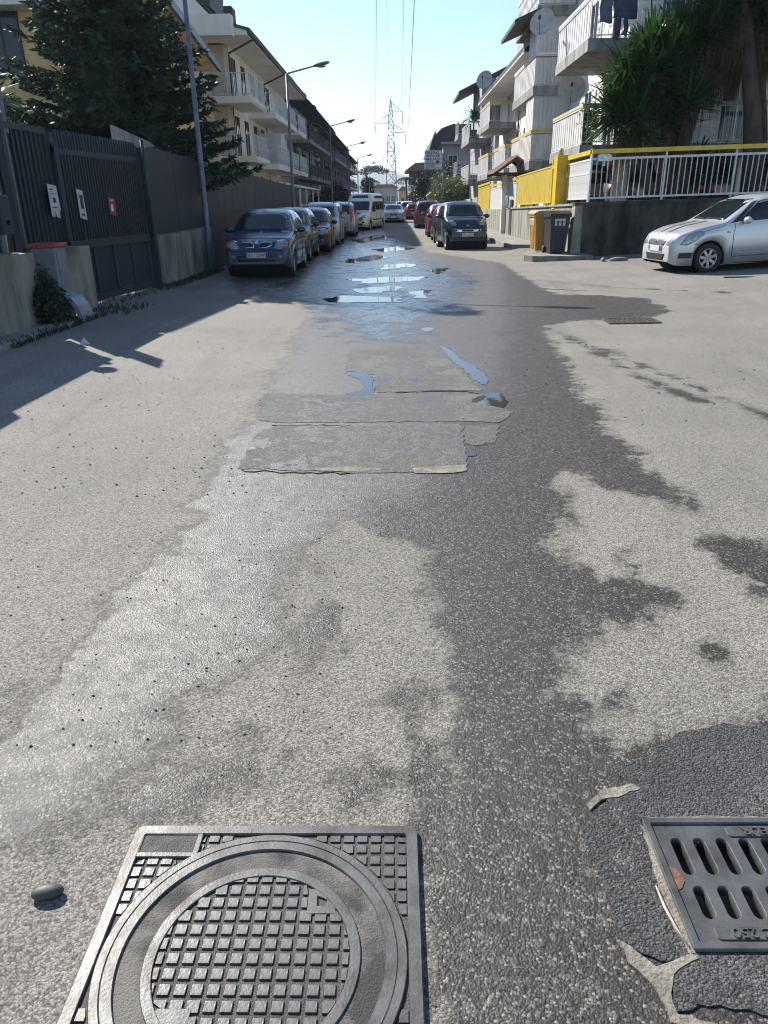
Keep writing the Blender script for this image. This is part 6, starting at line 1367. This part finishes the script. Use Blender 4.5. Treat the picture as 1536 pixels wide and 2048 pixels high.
# ---- silver hatchback in the side street
P_silver = carpaint('paint_silver', (.55, .565, .58), .4, .30)
swift = dict(L=3.70, W=1.69, fo=.80, wb=2.38, r=.305, spokes=7, tum=.26, arch=.06, tw=.2,
    top=[(0, .56), (.03, .70), (.14, .80), (.5, .92), (1.02, 1.0), (1.12, 1.02), (1.72, 1.40), (2.05, 1.49), (2.7, 1.50), (3.3, 1.45), (3.5, 1.25), (3.66, .95), (3.70, .75)],
    belt=[(0, .54), (.2, .74), (.6, .86), (1.1, .955), (2.2, .99), (3.3, 1.05), (3.70, .8)],
    plan=[(0, .70), (.04, .78), (.14, .87), (.35, .95), (.7, .99), (1.2, 1), (2.9, 1), (3.4, .97), (3.64, .9), (3.7, .82)], sill=[(0, .26), (.12, .18), (.4, .17), (1.2, .18), (3.0, .19), (3.5, .25), (3.7, .34)],
    mirror=(1.52, 1.03), plate=('front', .52, None),
    parts=[('windscreen', 'front', [(-.64, 1.05), (.64, 1.05), (.56, 1.36), (.50, 1.43), (-.50, 1.43), (-.56, 1.36)], M_glass, ''), ('rear_window', 'rear', [(-.55, 1.08), (.55, 1.08), (.5, 1.38), (-.5, 1.38)], M_glass, ''),
           ('side_window', 'left', [(1.38, 1.01), (2.40, 1.03), (2.40, 1.40), (2.0, 1.41), (1.86, 1.38)], M_glass, 'lr'), ('side_window', 'left', [(2.48, 1.04), (3.15, 1.08), (3.12, 1.36), (2.48, 1.40)], M_glass, 'lr'), ('pillar_trim', 'left', [(1.22, .985), (1.37, 1.0), (1.85, 1.40), (1.74, 1.37)], (M_black, .004), 'lr'), ('pillar_trim', 'left', rect(2.40, 2.48, 1.02, 1.40), (M_black, .004), 'lr'),
           ('headlight', 'left', [(.16, .60), (.30, .585), (.46, .66), (.66, .80), (.62, .86), (.48, .855), (.30, .79)], M_lamp, 'lr'), ('headlight_front', 'front', [(.42, .60), (.58, .58), (.64, .66), (.62, .76), (.50, .74)], M_lamp, 'y'), ('grille', 'front', [(-.34, .58), (.34, .58), (.38, .66), (.30, .70), (-.30, .70), (-.38, .66)], M_black, ''), ('badge', 'front', [(.05 * math.cos(i * .7), .645 + .045 * math.sin(i * .7)) for i in range(9)], (M_chrome, .012), ''),
           ('lower_grille', 'front', [(-.36, .28), (.36, .28), (.42, .42), (-.42, .42)], M_black, ''), ('fog_recess', 'left', [(.14, .33), (.40, .33), (.45, .44), (.16, .44)], M_black, 'lr'), ('side_repeater', 'left', [(1.13, .80), (1.22, .795), (1.22, .82), (1.14, .83)], (M_amber, .008), 'lr'), ('bumper_trim', 'front', [(-.5, .215), (.5, .215), (.54, .255), (-.54, .255)], M_chrome, ''),
           ('stripe', 'top', [(.12, -.20), (1.02, -.24), (1.02, -.16), (.12, -.12)], (M_black, .003), ''), ('stripe', 'top', [(.12, .12), (1.02, .16), (1.02, .24), (.12, .20)], (M_black, .003), ''), ('tail_light', 'rear', rect(.56, .72, .8, 1.2), M_red, 'y'), ('door_handle', 'left', rect(2.22, 2.36, .90, .93), (P_silver, .018), 'lr')],
    lines=[('door_seam', 'lr', [(1.30, .30), (1.29, .75), (1.32, .97)], .010, M_under), ('door_seam', 'lr', [(2.46, .45), (2.48, 1.0)], .010, M_under), ('sill_seam', 'lr', [(1.30, .32), (2.5, .33)], .010, M_under), ('bumper_seam', 'lr', [(.46, .60), (.62, .615), (.80, .66)], .008, M_under), ('bonnet_seam', 'lr', [(.64, .845), (.9, .90), (1.12, .955)], .008, M_under), ('sill_seam', 'lr', [(1.3, .38), (2.5, .39)], .014, P_silver)],
    wipers=[(0, -.5, 1.045, 0, .05, 1.07), (0, .05, 1.045, 0, .5, 1.08)])
sw = make_car(swift, P_silver)
SWA = R(9)
fw = gp(1408, 542, .13); d_ = Vector((math.cos(SWA), math.sin(SWA), 0)); off = .8 - 3.7 / 2
cx = fw - d_ * off + Vector((-d_.y, d_.x, 0)) * .70
st_ = put_car('parked_car', 'silver hatchback with two dark bonnet stripes parked by the mossy wall', 'car', sw, (cx.x, cx.y, gz(cx.x, cx.y) - .02), SWA, None); st_.rotation_euler = (0, R(-1.8), SWA)

# ---- cars in the shade under the columns
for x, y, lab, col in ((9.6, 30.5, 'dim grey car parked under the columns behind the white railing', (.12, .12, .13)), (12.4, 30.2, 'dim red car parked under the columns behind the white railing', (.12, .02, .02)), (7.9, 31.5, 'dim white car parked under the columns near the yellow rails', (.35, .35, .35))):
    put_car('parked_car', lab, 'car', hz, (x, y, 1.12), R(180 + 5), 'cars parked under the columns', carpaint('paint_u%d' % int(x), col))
# ================================================================== FAR END OF THE STREET
# road sign on a pole
sg = thing('direction_sign', 'white sign board on a pole reading CENTRO REVISIONI MALLARDO with an arrow', 'sign', (4.2, 57, 0))
SGY = 57.0
p0, p1 = at_y(849, 301, SGY), at_y(883, 338, SGY); cx_, cz_ = (p0.x + p1.x) / 2, (p0.z + p1.z) / 2; hwid, hht = (p1.x - p0.x) / 2, (p0.z - p1.z) / 2
MB().tube([(p1.x + .12, SGY + .03, 0), (p1.x + .12, SGY + .03, p0.z + .1)], .055, 10).build('pole', M_galv, sg)
for z in (cz_ - hht * .6, cz_ + hht * .6): MB().bar((cx_ - hwid * .9, SGY + .03, z), (p1.x + .14, SGY + .03, z), .05).build('bracket', M_galv, sg)
bd = MB().box((cx_ - hwid, SGY - .03, cz_ - hht), (cx_ + hwid, SGY - .005, cz_ + hht)).build('board', pm('sign_white', (.62, .64, .70), .5, scale=3), sg)
M_sblue = pm('sign_blue', (.012, .03, .20), .5, scale=5); M_sdark = pm('sign_dark', (.10, .06, .06), .6, scale=5); M_sgrey = pm('sign_grey', (.22, .24, .26), .6, scale=5)
for txt, v, size, u, mat, sx in (('CENTRO', .74, .30, -.12, M_sblue, 1.05), ('REVISIONI', .40, .30, 0, M_sblue, .92), ('MALLARDO', .06, .30, .05, M_sblue, .96), ('VIA SELVA', -.23, .13, -.36, M_sgrey, 1.2), ('OFFICINA MECCANICA', -.43, .17, .0, M_sdark, .86), ('GOMMISTA', -.66, .17, -.30, M_sdark, 1.0), ('SERVIZIO  ELETTRAUTO  GAS', -.88, .11, .0, M_sdark, .95)):
    o = bpy.data.objects.new('lettering', text_mesh(txt, size * hht / .78, mat, .003, sx, .006)); link(o, bd)
    wdt = max(v_.co.x for v_ in o.data.vertices) * 2; lim = 1.82 * hwid
    if wdt > lim: o.data.transform(Matrix.Diagonal((lim / wdt, 1, 1, 1)))
    o.matrix_basis = Matrix.Translation(Vector((cx_ + u * hwid, SGY - .034, cz_ + v * hht)) - ORG[bd.name]) @ Matrix.Rotation(R(90), 4, 'X')
az = cz_ - .22 * hht; ax0 = cx_ + .3 * hwid; ax1 = cx_ + .86 * hwid
MB().prism([(ax0, az - .05), (ax1 - .25, az - .05), (ax1 - .25, az - .12), (ax1, az), (ax1 - .25, az + .12), (ax1 - .25, az + .05), (ax0, az + .05)], SGY - .036, SGY - .031, 'y').build('arrow', M_sblue, bd)

# ---- lattice pylons and their lines
M_pyl = pm('pylon_steel', (.15, .165, .18), .5, .3, scale=2)
def pylon(x, y, H, label, arms):
    t = thing('lattice_pylon', label, 'pylon', (x, y, 0))
    def hwid(z): return interp([(0, 2.5), (H * .22, 1.75), (H * .83, .75), (H, .08)], z)
    for sx in (-1, 1):
        for sy in (-1, 1):
            MB().tube([(x + sx * hwid(z), y + sy * hwid(z), z) for z in (-.5, H * .22, H * .83, H)], [.15, .13, .10, .07], 5).build('leg', M_pyl, t)
    zz = [H * .22 * k / 3 for k in range(4)]; z = H * .22
    while z < H * .96: z += 2.1 * max(.35, hwid(z)); zz.append(min(z, H * .97))
    br = MB()
    for a, b in zip(zz, zz[1:]):
        wa, wb = hwid(a), hwid(b)
        for f in ((-1, -1, 1, -1), (1, -1, 1, 1), (1, 1, -1, 1), (-1, 1, -1, -1)):
            br.tube([(x + f[0] * wa, y + f[1] * wa, a), (x + f[2] * wb, y + f[3] * wb, b)], .06, 4, False); br.tube([(x + f[2] * wa, y + f[3] * wa, a), (x + f[0] * wb, y + f[1] * wb, b)], .06, 4, False)
            br.tube([(x + f[0] * wb, y + f[1] * wb, b), (x + f[2] * wb, y + f[3] * wb, b)], .05, 4, False)
    stuff(br.build('bracing', M_pyl, t))
    for (dx, z, dz) in arms:
        w_ = hwid(z) * (1 if dx > 0 else -1); m = MB(); tip = (x + dx, y, z)
        for sy in (-1, 1):
            m.tube([(x + w_, y + sy * abs(w_), z), tip], .07, 4); m.tube([(x + w_ * .9, y + sy * abs(w_) * .9, z + dz), tip], .06, 4)
            for q in (.3, .6): m.tube([(x + w_ + (dx - w_) * q, y + sy * abs(w_) * (1 - q), z), (x + w_ + (dx - w_) * q, y + sy * abs(w_) * (1 - q), z + dz * (1 - q))], .04, 4)
        m.build('arm', M_pyl, t); MB().tube([tip, (x + dx, y, z - 1.0), (x + dx, y, z - 3.6)], [.05, .16, .14], 6).build('insulator', pm('insulator_brown', (.10, .085, .075), .4, scale=8), t)
    return t
PY = 285.0
def zpy(py, Y): return at_y(785, py, Y).z
H1 = zpy(193, PY); px_ = at_y(785, 390, PY).x
arms1 = [(at_y(807, 223, PY).x - px_, zpy(224, PY), 2.6), (at_y(752, 246, PY).x - px_, zpy(246, PY), 2.6), (at_y(814, 265, PY).x - px_, zpy(265, PY), 2.6)]
pylon(px_ - .4, PY, H1, 'large steel lattice pylon standing over the end of the street', arms1)
PY2 = 560.0; px2 = at_y(789, 390, PY2).x
arms2 = [(at_y(799, 297, PY2).x - px2, zpy(297, PY2), 2.6), (at_y(767, 311, PY2).x - px2, zpy(311, PY2), 2.6), (at_y(804, 322, PY2).x - px2, zpy(322, PY2), 2.6)]
pylon(px2, PY2, zpy(283, PY2), 'smaller far lattice pylon seen through the large one', arms2)
M_cable = pm('cable_alloy', (.35, .37, .40), .5, .3, scale=2)
ends = [(-2.8, 26), (1.8, 31), (.9, 27.5)]
for k, ((dx, z, _), (dx2, z2, _)) in enumerate(zip(arms1, arms2)):
    a = Vector((px_ - .4 + dx, PY, z - 3.6)); pts = []
    tgt = [at_y(806, 0, 95), at_y(750, 0, 95), at_y(820, 0, 95)][k]; b = Vector((a.x + (tgt.x - a.x) * (PY + 60) / (PY - 95), -60, z - 2))
    lab = ['overhead cable from the upper right arm of the pylon', 'overhead cable from the left arm of the pylon', 'overhead cable from the lower right arm of the pylon'][k]
    for i in range(33):
        q = i / 32; p = a.lerp(b, q); p.z -= 9.0 * 4 * q * (1 - q) * .9; pts.append(p)
    t = thing('power_cable', lab, 'cable', a); MB().tube(pts, .03, 5).build('near_span', M_cable, t)
    c = Vector((px2 + dx2, PY2, z2 - 3.6)); pts = []
    for i in range(21):
        q = i / 20; p = a.lerp(c, q); p.z -= 8 * 4 * q * (1 - q); pts.append(p)
    MB().tube(pts, .035, 5).build('far_span', M_cable, t)
a = Vector((px_ - .4, PY, H1)); tgt = at_y(772, 0, 120); b = Vector((a.x + (tgt.x - a.x) * (PY + 60) / (PY - 120), -60, H1))
pts = [a.lerp(b, i / 32) - Vector((0, 0, 20 * (i / 32) * (1 - i / 32))) for i in range(33)]
tag(MB().tube(pts, .018, 5).build('earth_wire', M_cable, None, a), 'thin earth wire running from the very top of the pylon', 'cable')

# ---- grey house with the dark mansard roof
hx = thing('mansard_house', 'grey house with a dark mansard roof behind the sign', 'house', (7, 85, 0))
def X_(px, Y): return at_y(px, 350, Y).x
MB().box((X_(883, 84), 84, -.05), (22, 100, 7.1)).build('wall', pm('lilac_plaster', (.33, .32, .36), .85, scale=.8, col2=(.27, .26, .30)), hx)
rp_ = [at_y(px, py, 83.2) for px, py in ((858, 302), (866, 274), (884, 256), (905, 248), (990, 246), (990, 284), (884, 284), (872, 300))]
ro = MB().prism([(p.x, p.z) for p in rp_], 83.2, 100.5, 'y').build('roof', M_roofd, hx)
MB().box((X_(880, 84), 83.1, 6.85), (22, 83.3, 7.05)).build('gutter', M_plastg, ro)
for z in (3.0, 5.2):
    window(hx, (X_(905, 84), 84, z), 1.0, 1.4, 's', M_white, M_wglass)
balcony(hx, X_(872, 84), X_(885, 84), 86, 92, 5.4, 'ws', M_slab, M_slab, .25, .9, gap=.2); balcony(hx, X_(872, 84), X_(885, 84), 86, 92, 7.6, 'ws', M_slab, M_slab, .2, .7, gap=.2)
# ---- hedges, shrubs, trees on the right
def bush(name, label, cat, parts, mat, n, size, seed, base, trunk=None):
    r_ = random.Random(seed); t = thing(name, label, cat, base); s = MB()
    for c, rad in parts: leaf_quads(s, c, rad, n, size, r_)
    s.build('foliage' if cat != 'tree' else 'crown', mat, t); MB().tube([base, (parts[0][0][0], parts[0][0][1], parts[0][0][2])], trunk or .1, 8).build('trunk' if cat == 'tree' else 'stem', M_bark, t); return t
def lumps(x0, x1, y, z0, z1, k, seed, rx=1.3):
    r_ = random.Random(seed); return [((r_.uniform(x0, x1), y + r_.uniform(-2, 2), r_.uniform(z0, z1)), (rx * r_.uniform(.7, 1.1), 1.6, rx * r_.uniform(.6, 1.0))) for _ in range(k)]
bush('clipped_tree', 'tall dark clipped evergreen tree below the mansard house', 'tree', lumps(X_(842, 80), X_(868, 80), 80, .8, 3.6, 16, 1, 1.2), M_leafd, 420, .24, 1, (X_(850, 80), 80, 0), .15)
bush('clipped_tree', 'broad dark evergreen tree behind the sign pole', 'tree', lumps(X_(872, 80), X_(925, 80), 79, 1.0, 4.4, 22, 2, 1.4), M_leafd, 420, .24, 2, (X_(890, 80), 79, 0), .15)
bush('garden_shrub', 'sunny yellow green shrub leaning over the ribbed fence', 'shrub', lumps(X_(880, 60), X_(920, 60), 62, 1.0, 2.9, 14, 3, .95), M_leaf, 420, .17, 3, (X_(895, 60), 62, 0))
bush('garden_shrub', 'low dark shrub at the far end of the ribbed fence', 'shrub', lumps(X_(822, 95), X_(838, 95), 95, .4, 2.2, 9, 4, .9), M_leafd, 300, .22, 4, (X_(830, 95), 95, 0))
# yellow framed shelter
ks = thing('yellow_shelter', 'small yellow framed entrance shelter beside the sign pole', 'shelter', (X_(870, 66), 66, 0))
xa, xb = X_(858, 66), X_(886, 66); zt = at_y(870, 392, 66).z
for x in (xa, (xa + xb) / 2, xb):
    MB().bar((x, 66, 0), (x, 66, zt), .12).build('post', M_yellow, ks); MB().bar((x, 68, 0), (x, 68, zt), .12).build('post', M_yellow, ks)
for z in (.9, zt): MB().bar((xa, 66, z), (xb, 66, z), .1).build('beam', M_yellow, ks)
MB().prism([(xa - .2, zt), (xb + .2, zt), ((xa + xb) / 2, zt + .55)], 65.7, 68.3, 'y').build('roof', pm('ochre_roof', (.30, .20, .05), .7, scale=4), ks)
MB().box((xa + .1, 67.9, 0), (xb - .1, 67.95, zt - .1)).build('back_wall', M_plastg, ks)
# yellow house with white balcony, further on
yh = thing('orange_house', 'orange yellow house with a white balcony far down the street', 'house', (4, 120, 0))
MB().box((X_(822, 118), 118, -.05), (12, 130, 4.8)).build('wall', pm('orange_plaster', (.55, .36, .17), .85, scale=1), yh)
MB().box((X_(815, 118), 116.5, 2.9), (12, 118, 3.7)).build('balcony', M_white, yh)
MB().box((X_(818, 118), 117.5, 3.7), (12, 118.2, 5.6)).build('upper_wall', M_brown, yh); MB().prism([(X_(810, 118), 5.6), (12, 5.6), (12, 6.9), (X_(830, 118), 6.6)], 116, 131, 'y').build('roof', M_tile, yh)
window(yh, (X_(829, 118), 118, 1.7), 1.0, 1.4, 's', M_wood, M_wglass)
t = thing('orange_house', 'small orange shed at the foot of the pylon', 'house', (2, 170, 0)); MB().box((X_(797, 168), 168, -.05), (X_(815, 168), 176, 3.6)).build('wall', pm('orange_plaster', (.55, .36, .17)), t); MB().prism([(X_(795, 168), 3.6), (X_(817, 168), 3.6), (X_(806, 168), 4.6)], 167.5, 176.5, 'y').build('roof', M_tile, t)
MB().box((X_(803, 168), 167.94, 0), (X_(808, 168), 168.0, 2.2)).build('door', M_wood, t)
t = thing('low_house', 'low pale house with an arched door across the end of the street', 'house', (-4, 190, 0)); MB().box((X_(745, 190), 190, -.05), (X_(795, 190), 200, 4.6)).build('wall', M_plastg, t); MB().prism([(X_(743, 190), 4.6), (X_(797, 190), 4.6), (X_(785, 190), 5.3), (X_(755, 190), 5.3)], 189.4, 200.5, 'y').build('roof', M_tile, t)
MB().prism([(X_(763, 190), 0), (X_(768, 190), 0), (X_(768, 190), 2), (X_(765.5, 190), 2.8), (X_(763, 190), 2)], 189.93, 190.0, 'y').build('door', M_wood, t)
for px in (752, 776, 786): window(t, (X_(px, 190), 190, 2.2), 1.0, 1.4, 's', M_white, M_wglass)
t = thing('low_house', 'taller cream house behind the low pale one', 'house', (-12, 215, 0)); MB().box((X_(722, 215), 215, -.05), (X_(758, 215), 228, 6.3)).build('wall', M_plastc, t); MB().prism([(X_(720, 215), 6.3), (X_(760, 215), 6.3), (X_(740, 215), 7.6)], 214.5, 228.5, 'y').build('roof', M_tile, t)
for px in (730, 748): window(t, (X_(px, 215), 215, 4.4), 1.1, 1.5, 's', M_white, M_wglass)
# trees at the far end, left
bush('clipped_tree', 'square clipped dark tree beside the far lamps', 'tree', lumps(X_(724, 152), X_(741, 152), 152, 1, 5.2, 16, 6, 1.2), M_leafd, 260, .35, 6, (X_(732, 152), 152, 0), .2)
t = bush('umbrella_pine', 'umbrella pine rising over the roofs near the pylon', 'tree', [((X_(748, 230) + dx, 230, 9.4 + dz), (2.2, 2.2, .8)) for dx, dz in ((-2.5, 0), (0, .5), (2.4, .1), (1, .9), (-1.2, .8))], M_leafd, 420, .4, 7, (X_(748, 230), 230, 0), .3)
# small palm
t = thing('palm_tree', 'slim palm with drooping fronds beside the orange house', 'tree', (X_(812, 112), 112, 0)); s = MB(); r_ = random.Random(9); px0 = X_(812, 112); pz = at_y(812, 356, 112).z
MB().tube([(px0 + .2, 112, 0), (px0 + .1, 112, pz * .5), (px0, 112, pz)], [.2, .15, .12], 8).build('trunk', M_bark, t)
for i in range(22):
    a = 2 * math.pi * i / 22; L_ = r_.uniform(1.3, 1.9); d = Vector((math.cos(a), math.sin(a), 0)); P_ = [Vector((px0, 112, pz)) + d * (L_ * q) + Vector((0, 0, .9 * q - 1.7 * q * q)) for q in (0, .25, .5, .75, 1)]
    sd = Vector((-d.y, d.x, 0))
    for k in range(4):
        for m in range(4):
            p = P_[k].lerp(P_[k + 1], m / 4)
            for sgn in (-1, 1): leaf(s, p, (sd * sgn + d * .5 + Vector((0, 0, -.5))).normalized(), .5, .16, r_)
s.build('crown', M_leafd, t)
# ---- hills on the horizon
r_ = random.Random(12); hb = MB(); N_h = 160; xs_ = [-2600 + 5200 * i / N_h for i in range(N_h + 1)]
def hz_(x):
    b = 62 + 34 * math.sin(x / 420 + .6) + 18 * math.sin(x / 170 + 2) + 7 * math.sin(x / 60); return max(12, b)
rows = [(2300, 0.0), (2450, .35), (2650, .75), (2850, 1.0), (3100, .9)]
V_ = [(x, y, hz_(x + (y - 2300) * .3) * k + (math.sin(x / 35 + y) * 3 if 0 < k else -2)) for y, k in rows for x in xs_]
hb.add(V_, [(j * (N_h + 1) + i, j * (N_h + 1) + i + 1, (j + 1) * (N_h + 1) + i + 1, (j + 1) * (N_h + 1) + i) for j in range(4) for i in range(N_h)], True)
struct(hb.build('hills', pm('hill_scrub', (.07, .085, .05), .95, scale=.02, col2=(.11, .10, .07))))
# ---- haze
hzm = bpy.data.materials.new('haze'); hzm.use_nodes = True; hn = hzm.node_tree.nodes; hn.remove(hn['Principled BSDF'])
pvn = hn.new('ShaderNodeVolumePrincipled'); pvn.inputs['Color'].default_value = (.72, .85, 1.0, 1); pvn.inputs['Density'].default_value = .00022; pvn.inputs['Anisotropy'].default_value = .3
hzm.node_tree.links.new(pvn.outputs[0], hn['Material Output'].inputs['Volume'])
stuff(MB().box((-4200, -450, -3), (4200, 6100, 140)).build('haze', hzm))
